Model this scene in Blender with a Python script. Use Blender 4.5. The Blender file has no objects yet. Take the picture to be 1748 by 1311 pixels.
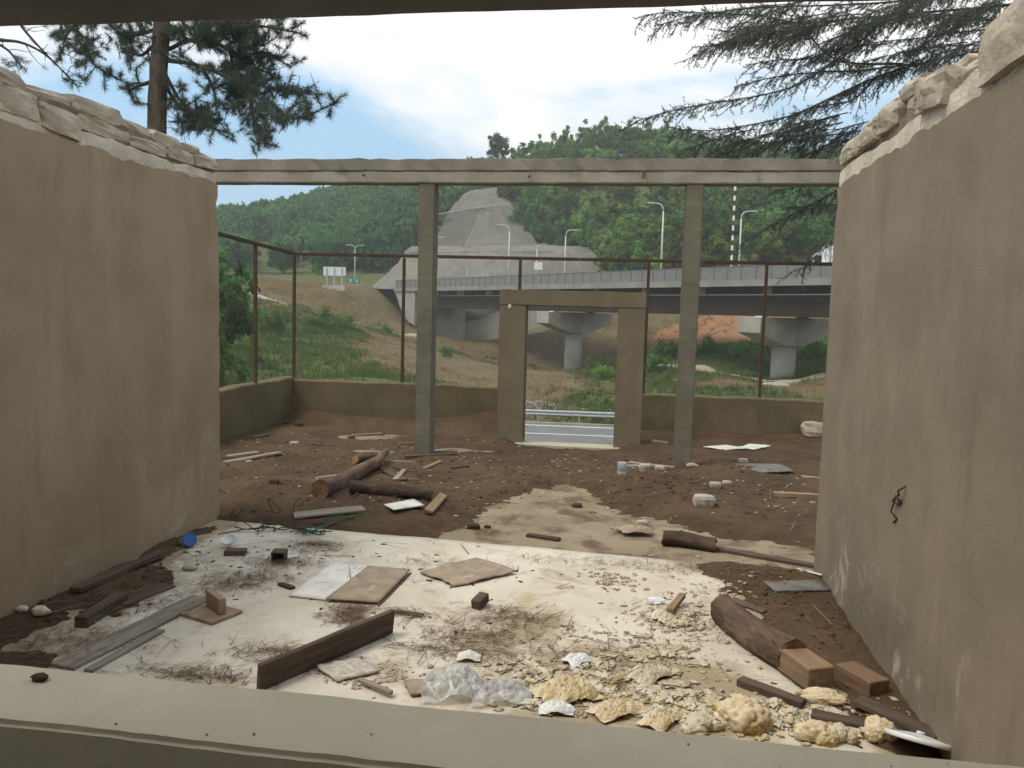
import bpy, bmesh, math, random
import numpy as np
from mathutils import Vector, Matrix, noise as mnoise

random.seed(7)
RNG = np.random.default_rng(7)
scene = bpy.context.scene
COL = scene.collection

# ------------------------------------------------------------------ camera
EYE = 2.1
FPX = 1390.5                                   # focal length in photograph pixels
YAW, PITCH, ROLL = math.radians(8.707), math.radians(5.086), math.radians(-1.521)
_f = np.array([-math.sin(YAW) * math.cos(PITCH), math.cos(YAW) * math.cos(PITCH), -math.sin(PITCH)])
_r = np.array([math.cos(YAW), math.sin(YAW), 0.0])
_d = np.cross(_f, _r)
_r2 = _r * math.cos(ROLL) + _d * math.sin(ROLL)
_d2 = -_r * math.sin(ROLL) + _d * math.cos(ROLL)
cam_data = bpy.data.cameras.new("camera")
cam_data.sensor_width = 36.0
cam_data.lens = 36.0 * FPX / 1748.0
cam_data.clip_start = 0.05
cam_data.clip_end = 6000
cam = bpy.data.objects.new("camera", cam_data)
COL.objects.link(cam)
cam.matrix_world = Matrix(((_r2[0], -_d2[0], -_f[0], 0), (_r2[1], -_d2[1], -_f[1], 0), (_r2[2], -_d2[2], -_f[2], EYE), (0, 0, 0, 1)))
scene.camera = cam

# ------------------------------------------------------------------ sky, sun, exposure
SUN_DIR = Vector((-0.62, -0.30, 1.15)).normalized()      # towards the sun, veiled by thin cloud
world = bpy.data.worlds.new("World")
scene.world = world
world.use_nodes = True
wn, wl = world.node_tree.nodes, world.node_tree.links
wn.clear()
wout = wn.new("ShaderNodeOutputWorld")
wbg = wn.new("ShaderNodeBackground")
wbg.inputs["Strength"].default_value = 0.10
wsky = wn.new("ShaderNodeTexSky")
wsky.sky_type = 'NISHITA'
wsky.sun_disc = False
wsky.sun_elevation = math.asin(SUN_DIR.z)
wsky.sun_rotation = math.atan2(SUN_DIR.x, SUN_DIR.y)
wsky.air_density = 1.0
wsky.dust_density = 1.6
wsky.ozone_density = 1.0
wtc = wn.new("ShaderNodeTexCoord")
wmap = wn.new("ShaderNodeMapping")
wmap.inputs["Location"].default_value = (3.4319, -1.1737, 3.8343)
wmap.inputs["Scale"].default_value = (1.0, 1.0, 2.3)
wl.new(wtc.outputs["Generated"], wmap.inputs["Vector"])
wnz = wn.new("ShaderNodeTexNoise")
wnz.inputs["Scale"].default_value = 1.7
wnz.inputs["Detail"].default_value = 7.0
wnz.inputs["Roughness"].default_value = 0.55
wnz.inputs["Distortion"].default_value = 0.35
wl.new(wmap.outputs["Vector"], wnz.inputs["Vector"])
wramp = wn.new("ShaderNodeMapRange")
wramp.interpolation_type = 'SMOOTHSTEP'
wramp.inputs["From Min"].default_value = 0.38
wramp.inputs["From Max"].default_value = 0.545
wl.new(wnz.outputs["Fac"], wramp.inputs["Value"])
wnz2 = wn.new("ShaderNodeTexNoise")
wnz2.inputs["Scale"].default_value = 4.5
wnz2.inputs["Detail"].default_value = 6.0
wl.new(wmap.outputs["Vector"], wnz2.inputs["Vector"])
wcl = wn.new("ShaderNodeMixRGB")
wcl.inputs["Color1"].default_value = (5.7, 5.9, 6.15, 1)
wcl.inputs["Color2"].default_value = (8.6, 8.4, 8.1, 1)
wl.new(wnz2.outputs["Fac"], wcl.inputs["Fac"])
wblue = wn.new("ShaderNodeMixRGB")               # thin veil over the blue
wblue.inputs["Fac"].default_value = 0.68
wblue.inputs["Color2"].default_value = (2.5, 4.7, 6.7, 1)
wl.new(wsky.outputs["Color"], wblue.inputs["Color1"])
wmix = wn.new("ShaderNodeMixRGB")
wl.new(wramp.outputs["Result"], wmix.inputs["Fac"])
wl.new(wblue.outputs["Color"], wmix.inputs["Color1"])
wl.new(wcl.outputs["Color"], wmix.inputs["Color2"])
wl.new(wmix.outputs["Color"], wbg.inputs["Color"])
wl.new(wbg.outputs["Background"], wout.inputs["Surface"])

sun_data = bpy.data.lights.new("sun", 'SUN')
sun_data.energy = 1.5
sun_data.angle = math.radians(24)
sun_data.color = (1.0, 0.91, 0.76)
sun = bpy.data.objects.new("sun", sun_data)
COL.objects.link(sun)
sun.rotation_euler = (-SUN_DIR).to_track_quat('-Z', 'Y').to_euler()
sun.location = (0, 0, 40)

scene.view_settings.view_transform = 'Standard'
scene.view_settings.look = 'None'
scene.view_settings.gamma = 1.0
scene.view_settings.use_curve_mapping = False
scene.view_settings.exposure = 0.78
scene.render.engine = 'CYCLES'
scene.cycles.use_denoising = True
scene.cycles.max_bounces = 6
scene.cycles.diffuse_bounces = 3
scene.cycles.transparent_max_bounces = 12

# ------------------------------------------------------------------ photograph pixel -> place
def ray(px, py):
    a, b = (px - 874.0) / FPX, (py - 655.5) / FPX
    return _r2 * a + _d2 * b + _f
def g(px, py, z=0.0):
    d = ray(px, py); return np.array([0, 0, EYE]) + d * ((z - EYE) / d[2])
def at_y(px, py, Y):
    d = ray(px, py); return np.array([0, 0, EYE]) + d * (Y / d[1])
def on_x(px, py, X):
    d = ray(px, py); return np.array([0, 0, EYE]) + d * (X / d[0])
def dep(px, py, D):
    return np.array([0, 0, EYE]) + ray(px, py) * D

# ------------------------------------------------------------------ numpy noise
_perm = RNG.random((64, 64, 4))
def vnoise(x, y, k=0):
    x = np.asarray(x, float); y = np.asarray(y, float)
    xi = np.floor(x).astype(int); yi = np.floor(y).astype(int)
    fx = x - xi; fy = y - yi
    fx = fx * fx * (3 - 2 * fx); fy = fy * fy * (3 - 2 * fy)
    P = _perm[:, :, k % 4]
    a = P[xi % 64, yi % 64]; b = P[(xi + 1) % 64, yi % 64]
    c = P[xi % 64, (yi + 1) % 64]; e = P[(xi + 1) % 64, (yi + 1) % 64]
    return (a * (1 - fx) + b * fx) * (1 - fy) + (c * (1 - fx) + e * fx) * fy
def fbm(x, y, octv=4, k=0):
    s = 0; amp = .5
    for o in range(octv):
        s = s + amp * vnoise(np.asarray(x) * 2 ** o + 13.7 * o, np.asarray(y) * 2 ** o + 7.1 * o, k); amp *= .5
    return s * 2 - 1 + amp * 2                       # about -1..1

# ------------------------------------------------------------------ materials
def new_mat(name):
    m = bpy.data.materials.new(name); m.use_nodes = True
    nt = m.node_tree
    return m, nt.nodes, nt.links, nt.nodes["Principled BSDF"]
def coords(n, l, scale=(1, 1, 1), kind="Object"):
    tc = n.new("ShaderNodeTexCoord"); mp = n.new("ShaderNodeMapping")
    mp.inputs["Scale"].default_value = scale
    l.new(tc.outputs[kind], mp.inputs["Vector"]); return mp.outputs["Vector"]
def nz(n, l, vec, scale, detail=5, rough=.55, dist=0.0):
    t = n.new("ShaderNodeTexNoise")
    t.inputs["Scale"].default_value = scale; t.inputs["Detail"].default_value = detail
    t.inputs["Roughness"].default_value = rough; t.inputs["Distortion"].default_value = dist
    l.new(vec, t.inputs["Vector"]); return t.outputs["Fac"]
def rng(n, l, val, a, b, c=0.0, d=1.0):
    t = n.new("ShaderNodeMapRange"); t.interpolation_type = 'SMOOTHSTEP'
    for k, v in (("From Min", a), ("From Max", b), ("To Min", c), ("To Max", d)): t.inputs[k].default_value = v
    l.new(val, t.inputs["Value"]); return t.outputs["Result"]
def mixc(n, l, fac, c1, c2, mode='MIX'):
    t = n.new("ShaderNodeMixRGB"); t.blend_type = mode
    for s, v in (("Fac", fac), ("Color1", c1), ("Color2", c2)):
        if isinstance(v, (int, float)): t.inputs[s].default_value = v
        elif isinstance(v, tuple): t.inputs[s].default_value = v + (1,) if len(v) == 3 else v
        else: l.new(v, t.inputs[s])
    return t.outputs["Color"]
def math_n(n, l, op, a, b):
    t = n.new("ShaderNodeMath"); t.operation = op
    for i, v in enumerate((a, b)):
        if isinstance(v, (int, float)): t.inputs[i].default_value = v
        else: l.new(v, t.inputs[i])
    return t.outputs[0]
def bump(n, l, bsdf, h, strength=.4, dist=.02):
    b = n.new("ShaderNodeBump"); b.inputs["Strength"].default_value = strength; b.inputs["Distance"].default_value = dist
    l.new(h, b.inputs["Height"]); l.new(b.outputs["Normal"], bsdf.inputs["Normal"])
def simple(name, c1, c2, scale=6, rough=.8, bstr=.35, bscale=40, bdist=.01, spec=.25, sx=(1, 1, 1), kind="Object", metal=0.0, c3=None, c3scale=2.0, c3amt=(.55, .7)):
    m, n, l, b = new_mat(name)
    v = coords(n, l, sx, kind)
    col = mixc(n, l, rng(n, l, nz(n, l, v, scale), .35, .65), c1, c2)
    if c3 is not None: col = mixc(n, l, rng(n, l, nz(n, l, v, c3scale, 6, .6, .4), *c3amt), col, c3)
    l.new(col, b.inputs["Base Color"])
    b.inputs["Roughness"].default_value = rough; b.inputs["Specular IOR Level"].default_value = spec
    b.inputs["Metallic"].default_value = metal
    if bstr: bump(n, l, b, nz(n, l, v, bscale, 6, .6), bstr, bdist)
    return m

def wall_material(name, base, dark, pale, pale_h, seed=0.0, moss=True):
    """worn lime-cement render: blotches, rain streaks, salts along the foot"""
    m, n, l, b = new_mat(name)
    tc = n.new("ShaderNodeTexCoord"); mp = n.new("ShaderNodeMapping")
    mp.inputs["Location"].default_value = (seed, seed * 1.7, 0)
    l.new(tc.outputs["Object"], mp.inputs["Vector"]); v = mp.outputs["Vector"]
    mp2 = n.new("ShaderNodeMapping"); mp2.inputs["Scale"].default_value = (1, 1, .16)
    l.new(v, mp2.inputs["Vector"]); vs = mp2.outputs["Vector"]
    col = mixc(n, l, rng(n, l, nz(n, l, v, 1.3, 6, .6, .3), .35, .68), base, dark)
    col = mixc(n, l, rng(n, l, nz(n, l, vs, 3.2, 4, .6), .50, .80, 0, .5), col, tuple(c * 1.18 for c in base))
    col = mixc(n, l, rng(n, l, nz(n, l, vs, 5.0, 4, .6), .52, .78, 0, .55), col, tuple(c * .80 for c in dark))
    col = mixc(n, l, rng(n, l, nz(n, l, v, .8, 5, .6, .6), .54, .72, 0, .55), col, tuple(c * .80 for c in dark))
    col = mixc(n, l, rng(n, l, nz(n, l, v, 26, 4, .7), .6, .8, 0, .3), col, tuple(c * .7 for c in dark))
    sep = n.new("ShaderNodeSeparateXYZ"); l.new(tc.outputs["Object"], sep.inputs[0])
    low = rng(n, l, sep.outputs["Z"], .05, pale_h, 1, 0)
    salt = math_n(n, l, 'MULTIPLY', low, rng(n, l, nz(n, l, v, 2.3, 6, .65, .9), .55, .66))
    col = mixc(n, l, math_n(n, l, 'MULTIPLY', salt, .75), col, pale)
    if moss:
        lo2 = rng(n, l, sep.outputs["Z"], .02, .5, 1, 0)
        gm = math_n(n, l, 'MULTIPLY', lo2, rng(n, l, nz(n, l, v, 1.1, 4), .48, .62))
        col = mixc(n, l, math_n(n, l, 'MULTIPLY', gm, .55), col, (.10, .105, .05))
    l.new(col, b.inputs["Base Color"])
    b.inputs["Roughness"].default_value = .92; b.inputs["Specular IOR Level"].default_value = .15
    col = mixc(n, l, rng(n, l, nz(n, l, v, 120, 3, .7), .55, .75, 0, .22), col, tuple(c * 1.5 for c in base)); col = mixc(n, l, rng(n, l, nz(n, l, v, 90, 3, .7), .58, .75, 0, .4), col, tuple(c * .6 for c in dark))
    l.new(col, b.inputs["Base Color"])
    h = math_n(n, l, 'ADD', nz(n, l, v, 9, 6, .6), math_n(n, l, 'MULTIPLY', nz(n, l, v, 95, 4, .7), .6))
    bump(n, l, b, h, .5, .012)
    return m

M = {}
M["wall_l"] = wall_material("render_warm", (.335, .258, .172), (.275, .210, .138), (.40, .34, .26), .4, 0.0, False)
M["wall_r"] = wall_material("render_grey", (.246, .206, .152), (.204, .168, .123), (.50, .46, .39), .85, 5.3)
M["portal"] = wall_material("render_portal", (.202, .166, .110), (.168, .137, .090), (.26, .22, .15), .25, 2.1, False)
M["parapet"] = wall_material("render_parapet", (.148, .118, .070), (.112, .088, .050), (.22, .19, .13), .2, 8.8)
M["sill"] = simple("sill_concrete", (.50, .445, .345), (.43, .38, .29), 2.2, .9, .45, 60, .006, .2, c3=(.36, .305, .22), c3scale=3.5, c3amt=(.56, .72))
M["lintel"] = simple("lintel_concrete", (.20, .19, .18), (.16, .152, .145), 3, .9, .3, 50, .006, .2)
M["concrete"] = simple("frame_concrete", (.34, .305, .255), (.265, .235, .19), 2.4, .9, .5, 45, .012, .2, c3=(.19, .165, .13), c3scale=2.2, c3amt=(.58, .76))
M["post"] = simple("post_concrete", (.165, .150, .108), (.135, .122, .088), 2.4, .9, .5, 45, .012, .2, c3=(.20, .18, .135), c3scale=2.6, c3amt=(.58, .76))
M["lime"] = simple("lime_mortar", (.62, .55, .45), (.48, .42, .335), 5, .95, .7, 28, .02, .1, c3=(.30, .25, .19), c3scale=4, c3amt=(.6, .75))
M["stone"] = simple("wall_stone", (.50, .43, .34), (.35, .295, .225), 3.5, .92, .7, 14, .03, .15, c3=(.24, .19, .145), c3scale=5, c3amt=(.6, .78))
M["mortar"] = simple("old_mortar", (.27, .22, .165), (.18, .145, .105), 9, .97, .9, 30, .03, .05)
M["rust"] = simple("rusty_steel", (.085, .045, .026), (.058, .034, .022), 9, .8, .4, 90, .003, .3, c3=(.17, .075, .035), c3scale=7, c3amt=(.58, .7))
def bark_material(name, a, b2, c):
    m, n, l, b = new_mat(name)
    v = coords(n, l, (.16, 1.0, 1.0)); v2 = coords(n, l, (.5, 1.0, 1.0))
    col = mixc(n, l, rng(n, l, nz(n, l, v, 14, 6, .65, .4), .35, .65), a, b2)
    col = mixc(n, l, rng(n, l, nz(n, l, v2, 7, 6, .65, .6), .50, .66), col, c)
    rid = nz(n, l, v, 42, 5, .7, .3)
    col = mixc(n, l, rng(n, l, rid, .54, .70, 0, .7), col, tuple(k * .5 for k in b2))
    l.new(col, b.inputs["Base Color"]); b.inputs["Roughness"].default_value = .95; b.inputs["Specular IOR Level"].default_value = .08
    h = math_n(n, l, 'SUBTRACT', math_n(n, l, 'MULTIPLY', nz(n, l, v2, 30, 6, .7), .8), rid)
    bump(n, l, b, h, .8, .014)
    return m
M["bark"] = bark_material("log_bark", (.155, .105, .078), (.100, .067, .050), (.20, .15, .115))
M["bark_dark"] = bark_material("log_bark_dark", (.095, .066, .048), (.055, .038, .028), (.13, .095, .07))
M["debris"] = simple("mixed_debris", (.50, .43, .32), (.30, .225, .14), 38, .95, .4, 90, .004, .08, c3=(.13, .09, .06), c3scale=26, c3amt=(.54, .62))
M["endgrain"] = simple("log_end", (.27, .165, .085), (.17, .10, .052), 12, .85, .5, 60, .006, .15)
def wood(name, a, b2, c3=None): 
    return simple(name, a, b2, 9, .85, .55, 22, .006, .18, sx=(.22, 3.2, 3.2), c3=c3, c3scale=3, c3amt=(.52, .72))
M["wood_dark"] = wood("weathered_dark_wood", (.115, .085, .062), (.070, .050, .038), (.15, .12, .095))
M["wood_grey"] = wood("weathered_grey_wood", (.30, .255, .205), (.20, .165, .13), (.16, .125, .095))
M["wood_tan"] = wood("sawn_tan_wood", (.29, .20, .125), (.205, .138, .085), (.18, .12, .08))
M["wood_red"] = wood("sawn_brown_wood", (.22, .140, .088), (.15, .095, .060))
M["ply"] = simple("plywood_scrap", (.34, .25, .165), (.26, .185, .12), 8, .85, .3, 50, .004, .2, c3=(.17, .125, .09), c3scale=5)
M["white_panel"] = simple("white_panel", (.70, .68, .63), (.58, .55, .49), 4, .6, .2, 30, .004, .3, c3=(.36, .30, .22), c3scale=3.5, c3amt=(.60, .74))
M["card"] = simple("damp_cardboard", (.36, .29, .215), (.27, .21, .15), 6, .9, .5, 25, .008, .1, c3=(.45, .40, .33), c3scale=5)
M["grey_panel"] = simple("grey_fibre_panel", (.185, .175, .155), (.125, .115, .10), 7, .8, .3, 40, .004, .2, c3=(.09, .065, .05), c3scale=4)
M["white_plastic"] = simple("white_plastic", (.72, .73, .74), (.62, .63, .64), 5, .4, .1, 30, .002, .4, c3=(.42, .37, .30), c3scale=6, c3amt=(.62, .74))
M["blue_plastic"] = simple("blue_plastic", (.03, .115, .38), (.024, .09, .30), 5, .45, .08, 30, .002, .4)
M["green_net"] = simple("green_cord", (.045, .16, .09), (.03, .10, .06), 5, .7, 0)
M["wire"] = simple("rusty_wire", (.085, .055, .040), (.05, .034, .028), 9, .7, .2, 60, .002, .3)
M["stick"] = simple("dry_stick", (.23, .17, .12), (.15, .105, .075), 9, .9, .3, 40, .004, .1)
M["rubble"] = simple("rubble_stone", (.42, .385, .33), (.29, .255, .21), 9, .92, .6, 30, .012, .15, c3=(.17, .12, .085), c3scale=6)
M["plaster_chip"] = simple("plaster_chip", (.56, .51, .44), (.38, .33, .27), 7, .92, .3, 40, .006, .1, kind="Generated")
M["steel_galv"] = simple("galvanised_steel", (.42, .45, .46), (.34, .365, .37), 4, .45, .05, 30, .002, .5, metal=.3)
M["lamp_pole"] = simple("lamp_pole_paint", (.62, .63, .62), (.52, .53, .52), 2, .5, 0)
M["white_paint"] = simple("white_paint", (.78, .79, .80), (.70, .71, .72), 2, .5, 0)
M["red_paint"] = simple("red_paint", (.50, .045, .035), (.40, .04, .03), 2, .5, 0)
M["sign_green"] = simple("sign_green", (.012, .20, .14), (.010, .17, .12), 2, .5, 0)
M["bridge_concrete"] = simple("bridge_concrete", (.37, .355, .315), (.30, .285, .25), .5, .85, .3, 3, .03, .2, c3=(.27, .255, .225), c3scale=.35, c3amt=(.56, .74))
M["girder"] = simple("weathering_steel", (.055, .036, .026), (.040, .028, .021), .8, .8, .15, 6, .01, .25)
M["fence_grey"] = simple("bridge_fence", (.190, .200, .190), (.165, .172, .165), 1.5, .6, .1, 6, .01, .3)
M["edge_concrete"] = simple("edge_beam_concrete", (.27, .265, .24), (.215, .21, .19), .5, .85, .3, 3, .03, .2)
M["beam_top"] = simple("beam_top_concrete", (.265, .235, .19), (.20, .178, .14), 2.4, .9, .6, 45, .014, .2, c3=(.15, .13, .10), c3scale=2.2, c3amt=(.56, .72))
M["asphalt"] = simple("asphalt", (.170, .172, .165), (.145, .147, .142), .8, .9, .3, 30, .01, .15)
M["road_paint"] = simple("road_paint", (.70, .71, .70), (.58, .59, .58), 3, .7, 0)
M["kerb"] = simple("kerb_concrete", (.55, .53, .49), (.45, .43, .39), 4, .9, .3, 30, .01, .2)
M["truck_white"] = simple("truck_paint", (.80, .81, .82), (.76, .77, .78), 2, .3, 0, spec=.5)
M["glass_dark"] = simple("dark_glass", (.03, .04, .05), (.025, .03, .04), 2, .08, 0, spec=.6)
M["rubber"] = simple("rubber", (.03, .03, .03), (.02, .02, .02), 6, .9, 0)
M["trunk"] = simple("pine_trunk", (.15, .115, .092), (.085, .062, .05), 6, .95, 1.0, 12, .04, .1, sx=(1, 1, .35), c3=(.21, .155, .12), c3scale=5)
M["twig"] = simple("twig_bark", (.085, .066, .053), (.055, .042, .035), 8, .95, 0)

def foliage(name, c1, c2, trans=.35, scale=.6, per_obj=.35):
    m, n, l, b = new_mat(name)
    tc = n.new("ShaderNodeTexCoord"); oi = n.new("ShaderNodeObjectInfo"); geo = n.new("ShaderNodeNewGeometry")
    col = mixc(n, l, rng(n, l, nz(n, l, geo.outputs["Position"], scale, 3), .3, .7), c1, c2)
    hs = n.new("ShaderNodeHueSaturation")
    l.new(rng(n, l, oi.outputs["Random"], 0, 1, .475, .525), hs.inputs["Hue"])
    l.new(rng(n, l, oi.outputs["Random"], 0, 1, 1 - per_obj, 1 + per_obj), hs.inputs["Value"])
    l.new(col, hs.inputs["Color"])
    l.new(hs.outputs["Color"], b.inputs["Base Color"])
    b.inputs["Roughness"].default_value = .7; b.inputs["Specular IOR Level"].default_value = .2
    tr = n.new("ShaderNodeBsdfTranslucent"); l.new(hs.outputs["Color"], tr.inputs["Color"])
    mx = n.new("ShaderNodeMixShader"); mx.inputs[0].default_value = trans
    l.new(b.outputs[0], mx.inputs[1]); l.new(tr.outputs[0], mx.inputs[2])
    l.new(mx.outputs[0], n["Material Output"].inputs["Surface"])
    return m
M["leaf"] = foliage("broadleaf", (.125, .225, .048), (.062, .130, .032), .5, .35)
M["leaf_light"] = foliage("young_leaf", (.195, .30, .060), (.115, .195, .042), .5, .35)
M["leaf_far"] = foliage("wood_leaf", (.100, .175, .052), (.046, .098, .034), .45, .05)
M["pine"] = foliage("pine_needles_green", (.120, .155, .115), (.075, .105, .080), .35, 2.0, .05)
M["cedar"] = foliage("cedar_needles_green", (.150, .170, .140), (.095, .115, .098), .35, 2.0, .05)
M["grass"] = foliage("grass_blades", (.125, .170, .050), (.075, .110, .032), .35, .15, .05)
M["grass_dry"] = foliage("dry_grass_blades", (.34, .27, .13), (.22, .17, .085), .3, .3, .05)
M["needle_litter"] = simple("fallen_needles", (.17, .095, .055), (.105, .06, .038), 9, .95, 0)

def foam_material():
    m, n, l, b = new_mat("aged_foam")
    v = coords(n, l)
    col = mixc(n, l, rng(n, l, nz(n, l, v, 9, 5, .6), .35, .65), (.68, .59, .43), (.56, .45, .27))
    col = mixc(n, l, rng(n, l, nz(n, l, v, 6, 4, .6, .5), .50, .64), col, (.40, .25, .085))
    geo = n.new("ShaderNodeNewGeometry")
    col = mixc(n, l, rng(n, l, geo.outputs["Pointiness"], .40, .49, .5, 0), col, (.36, .23, .09))  # ochre shading painted into the creases
    l.new(col, b.inputs["Base Color"]); b.inputs["Roughness"].default_value = .9; b.inputs["Specular IOR Level"].default_value = .1
    bump(n, l, b, nz(n, l, v, 45, 6, .65), .6, .012)
    return m
M["foam"] = foam_material()
M["foam_pale"] = simple("pale_foam", (.62, .56, .45), (.47, .39, .27), 12, .92, .7, 50, .012, .1, c3=(.33, .22, .10), c3scale=7, c3amt=(.58, .72))

def plastic_film():
    m, n, l, b = new_mat("dusty_plastic_film")
    v = coords(n, l)
    b.inputs["Base Color"].default_value = (.62, .63, .62, 1); b.inputs["Roughness"].default_value = .28
    b.inputs["Specular IOR Level"].default_value = .6
    tr = n.new("ShaderNodeBsdfTransparent"); tr.inputs["Color"].default_value = (.9, .9, .9, 1)
    mx = n.new("ShaderNodeMixShader"); l.new(rng(n, l, nz(n, l, v, 9, 5), .3, .7, .25, .75), mx.inputs[0])
    l.new(tr.outputs[0], mx.inputs[1]); l.new(b.outputs[0], mx.inputs[2])
    l.new(mx.outputs[0], n["Material Output"].inputs["Surface"])
    bump(n, l, b, nz(n, l, v, 30, 4), .5, .01)
    return m
M["film"] = plastic_film()

def floor_material():
    m, n, l, b = new_mat("dusty_screed")
    v = coords(n, l)
    sa = n.new("ShaderNodeAttribute"); sa.attribute_name = "stain"
    col = mixc(n, l, rng(n, l, nz(n, l, v, 1.1, 6, .6, .4), .35, .65), (.62, .565, .47), (.52, .46, .365))
    col = mixc(n, l, rng(n, l, nz(n, l, v, 3.0, 6, .65, .5), .55, .72, 0, .8), col, (.66, .63, .575))
    col = mixc(n, l, rng(n, l, nz(n, l, v, 2.1, 6, .7, .8), .54, .70, 0, .75), col, (.32, .25, .165))
    col = mixc(n, l, rng(n, l, nz(n, l, v, 1.7, 5, .6, 1.2), .56, .70, 0, .65), col, (.40, .32, .17))
    col = mixc(n, l, rng(n, l, nz(n, l, v, 40, 4, .7), .60, .75, 0, .5), col, (.28, .22, .16))
    sm_ = rng(n, l, math_n(n, l, 'ADD', sa.outputs["Fac"], math_n(n, l, 'MULTIPLY', math_n(n, l, 'SUBTRACT', nz(n, l, v, 4.5, 7, .7, .4), .5), 1.6)), .30, .95, 0, .85)
    col = mixc(n, l, sm_, col, mixc(n, l, nz(n, l, v, 7, 5), (.36, .28, .16), (.22, .165, .10)))
    l.new(col, b.inputs["Base Color"]); b.inputs["Roughness"].default_value = .88; b.inputs["Specular IOR Level"].default_value = .2
    h = math_n(n, l, 'ADD', nz(n, l, v, 6, 6, .6), math_n(n, l, 'MULTIPLY', nz(n, l, v, 90, 4, .7), .4))
    bump(n, l, b, h, .35, .012)
    return m
M["floor"] = floor_material()
M["veranda"] = simple("veranda_screed", (.285, .230, .155), (.225, .180, .118), 1.5, .92, .4, 60, .008, .15, c3=(.13, .090, .058), c3scale=2.2, c3amt=(.46, .64))

def dirt_material():
    m, n, l, b = new_mat("loose_soil")
    v = coords(n, l)
    col = mixc(n, l, rng(n, l, nz(n, l, v, 1.4, 7, .65, .3), .35, .65), (.125, .082, .050), (.082, .054, .034))
    col = mixc(n, l, rng(n, l, nz(n, l, v, 2.4, 6, .65, .6), .56, .70, 0, .8), col, (.150, .090, .055))
    col = mixc(n, l, rng(n, l, nz(n, l, v, 30, 5, .7), .58, .74, 0, .6), col, (.20, .155, .105))
    col = mixc(n, l, rng(n, l, nz(n, l, v, 55, 5, .7), .56, .72, 0, .7), col, (.048, .032, .022))
    l.new(col, b.inputs["Base Color"]); b.inputs["Roughness"].default_value = .97; b.inputs["Specular IOR Level"].default_value = .08
    h = math_n(n, l, 'ADD', nz(n, l, v, 16, 7, .7), math_n(n, l, 'MULTIPLY', nz(n, l, v, 80, 4, .7), .5))
    bump(n, l, b, h, .9, .03)
    return m
M["dirt"] = dirt_material()

def terrain_material():
    m, n, l, b = new_mat("hillside")
    v = coords(n, l)
    def att(nm):
        a = n.new("ShaderNodeAttribute"); a.attribute_name = nm; return a.outputs["Fac"]
    soil = mixc(n, l, rng(n, l, nz(n, l, v, .35, 7, .65, .3), .35, .65), (.165, .128, .072), (.118, .092, .050))
    soil = mixc(n, l, rng(n, l, nz(n, l, v, 2.2, 6, .7), .56, .70, 0, .8), soil, (.25, .205, .135))
    grass = mixc(n, l, rng(n, l, nz(n, l, v, .5, 6, .65), .35, .65), (.080, .110, .036), (.125, .135, .055))
    gm = rng(n, l, math_n(n, l, 'ADD', att("grass"), math_n(n, l, 'MULTIPLY', math_n(n, l, 'SUBTRACT', nz(n, l, v, .45, 6, .65), .5), 1.3)), .38, .62)
    col = mixc(n, l, gm, soil, grass)
    rm = rng(n, l, math_n(n, l, 'ADD', att("red"), math_n(n, l, 'MULTIPLY', math_n(n, l, 'SUBTRACT', nz(n, l, v, .5, 6, .65), .5), .8)), .4, .6)
    col = mixc(n, l, rm, col, (.275, .150, .080))
    tm = rng(n, l, math_n(n, l, 'ADD', att("track"), math_n(n, l, 'MULTIPLY', math_n(n, l, 'SUBTRACT', nz(n, l, v, .8, 6, .7), .5), .9)), .4, .6)
    col = mixc(n, l, tm, col, (.40, .345, .265))
    l.new(col, b.inputs["Base Color"]); b.inputs["Roughness"].default_value = .97; b.inputs["Specular IOR Level"].default_value = .08
    bump(n, l, b, nz(n, l, v, 1.8, 7, .7), .8, .25)
    return m
M["terrain"] = terrain_material()

def shotcrete_material(k=1.0):
    m, n, l, b = new_mat("sprayed_concrete")
    v = coords(n, l)
    vs = coords(n, l, (1, 1, .25))
    col = mixc(n, l, rng(n, l, nz(n, l, v, .09, 6, .6, .4), .35, .65), tuple(c * k for c in (.190, .180, .150)), tuple(c * k for c in (.145, .135, .112)))
    col = mixc(n, l, rng(n, l, nz(n, l, vs, .35, 5, .6), .52, .72, 0, .7), col, tuple(c * k for c in (.25, .238, .20)))
    col = mixc(n, l, rng(n, l, nz(n, l, vs, .5, 5, .6), .55, .75, 0, .7), col, (.105, .098, .08))
    l.new(col, b.inputs["Base Color"]); b.inputs["Roughness"].default_value = .95; b.inputs["Specular IOR Level"].default_value = .1
    bump(n, l, b, nz(n, l, v, .6, 7, .65), .6, .5)
    return m
M["shotcrete"] = shotcrete_material(.92); M["shotcrete_dark"] = shotcrete_material(.62); M["shotcrete_light"] = shotcrete_material(1.08)
M["gravel"] = simple("bank_gravel", (.27, .245, .20), (.17, .15, .115), 3, .95, .3, 20, .01, .1)

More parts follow.
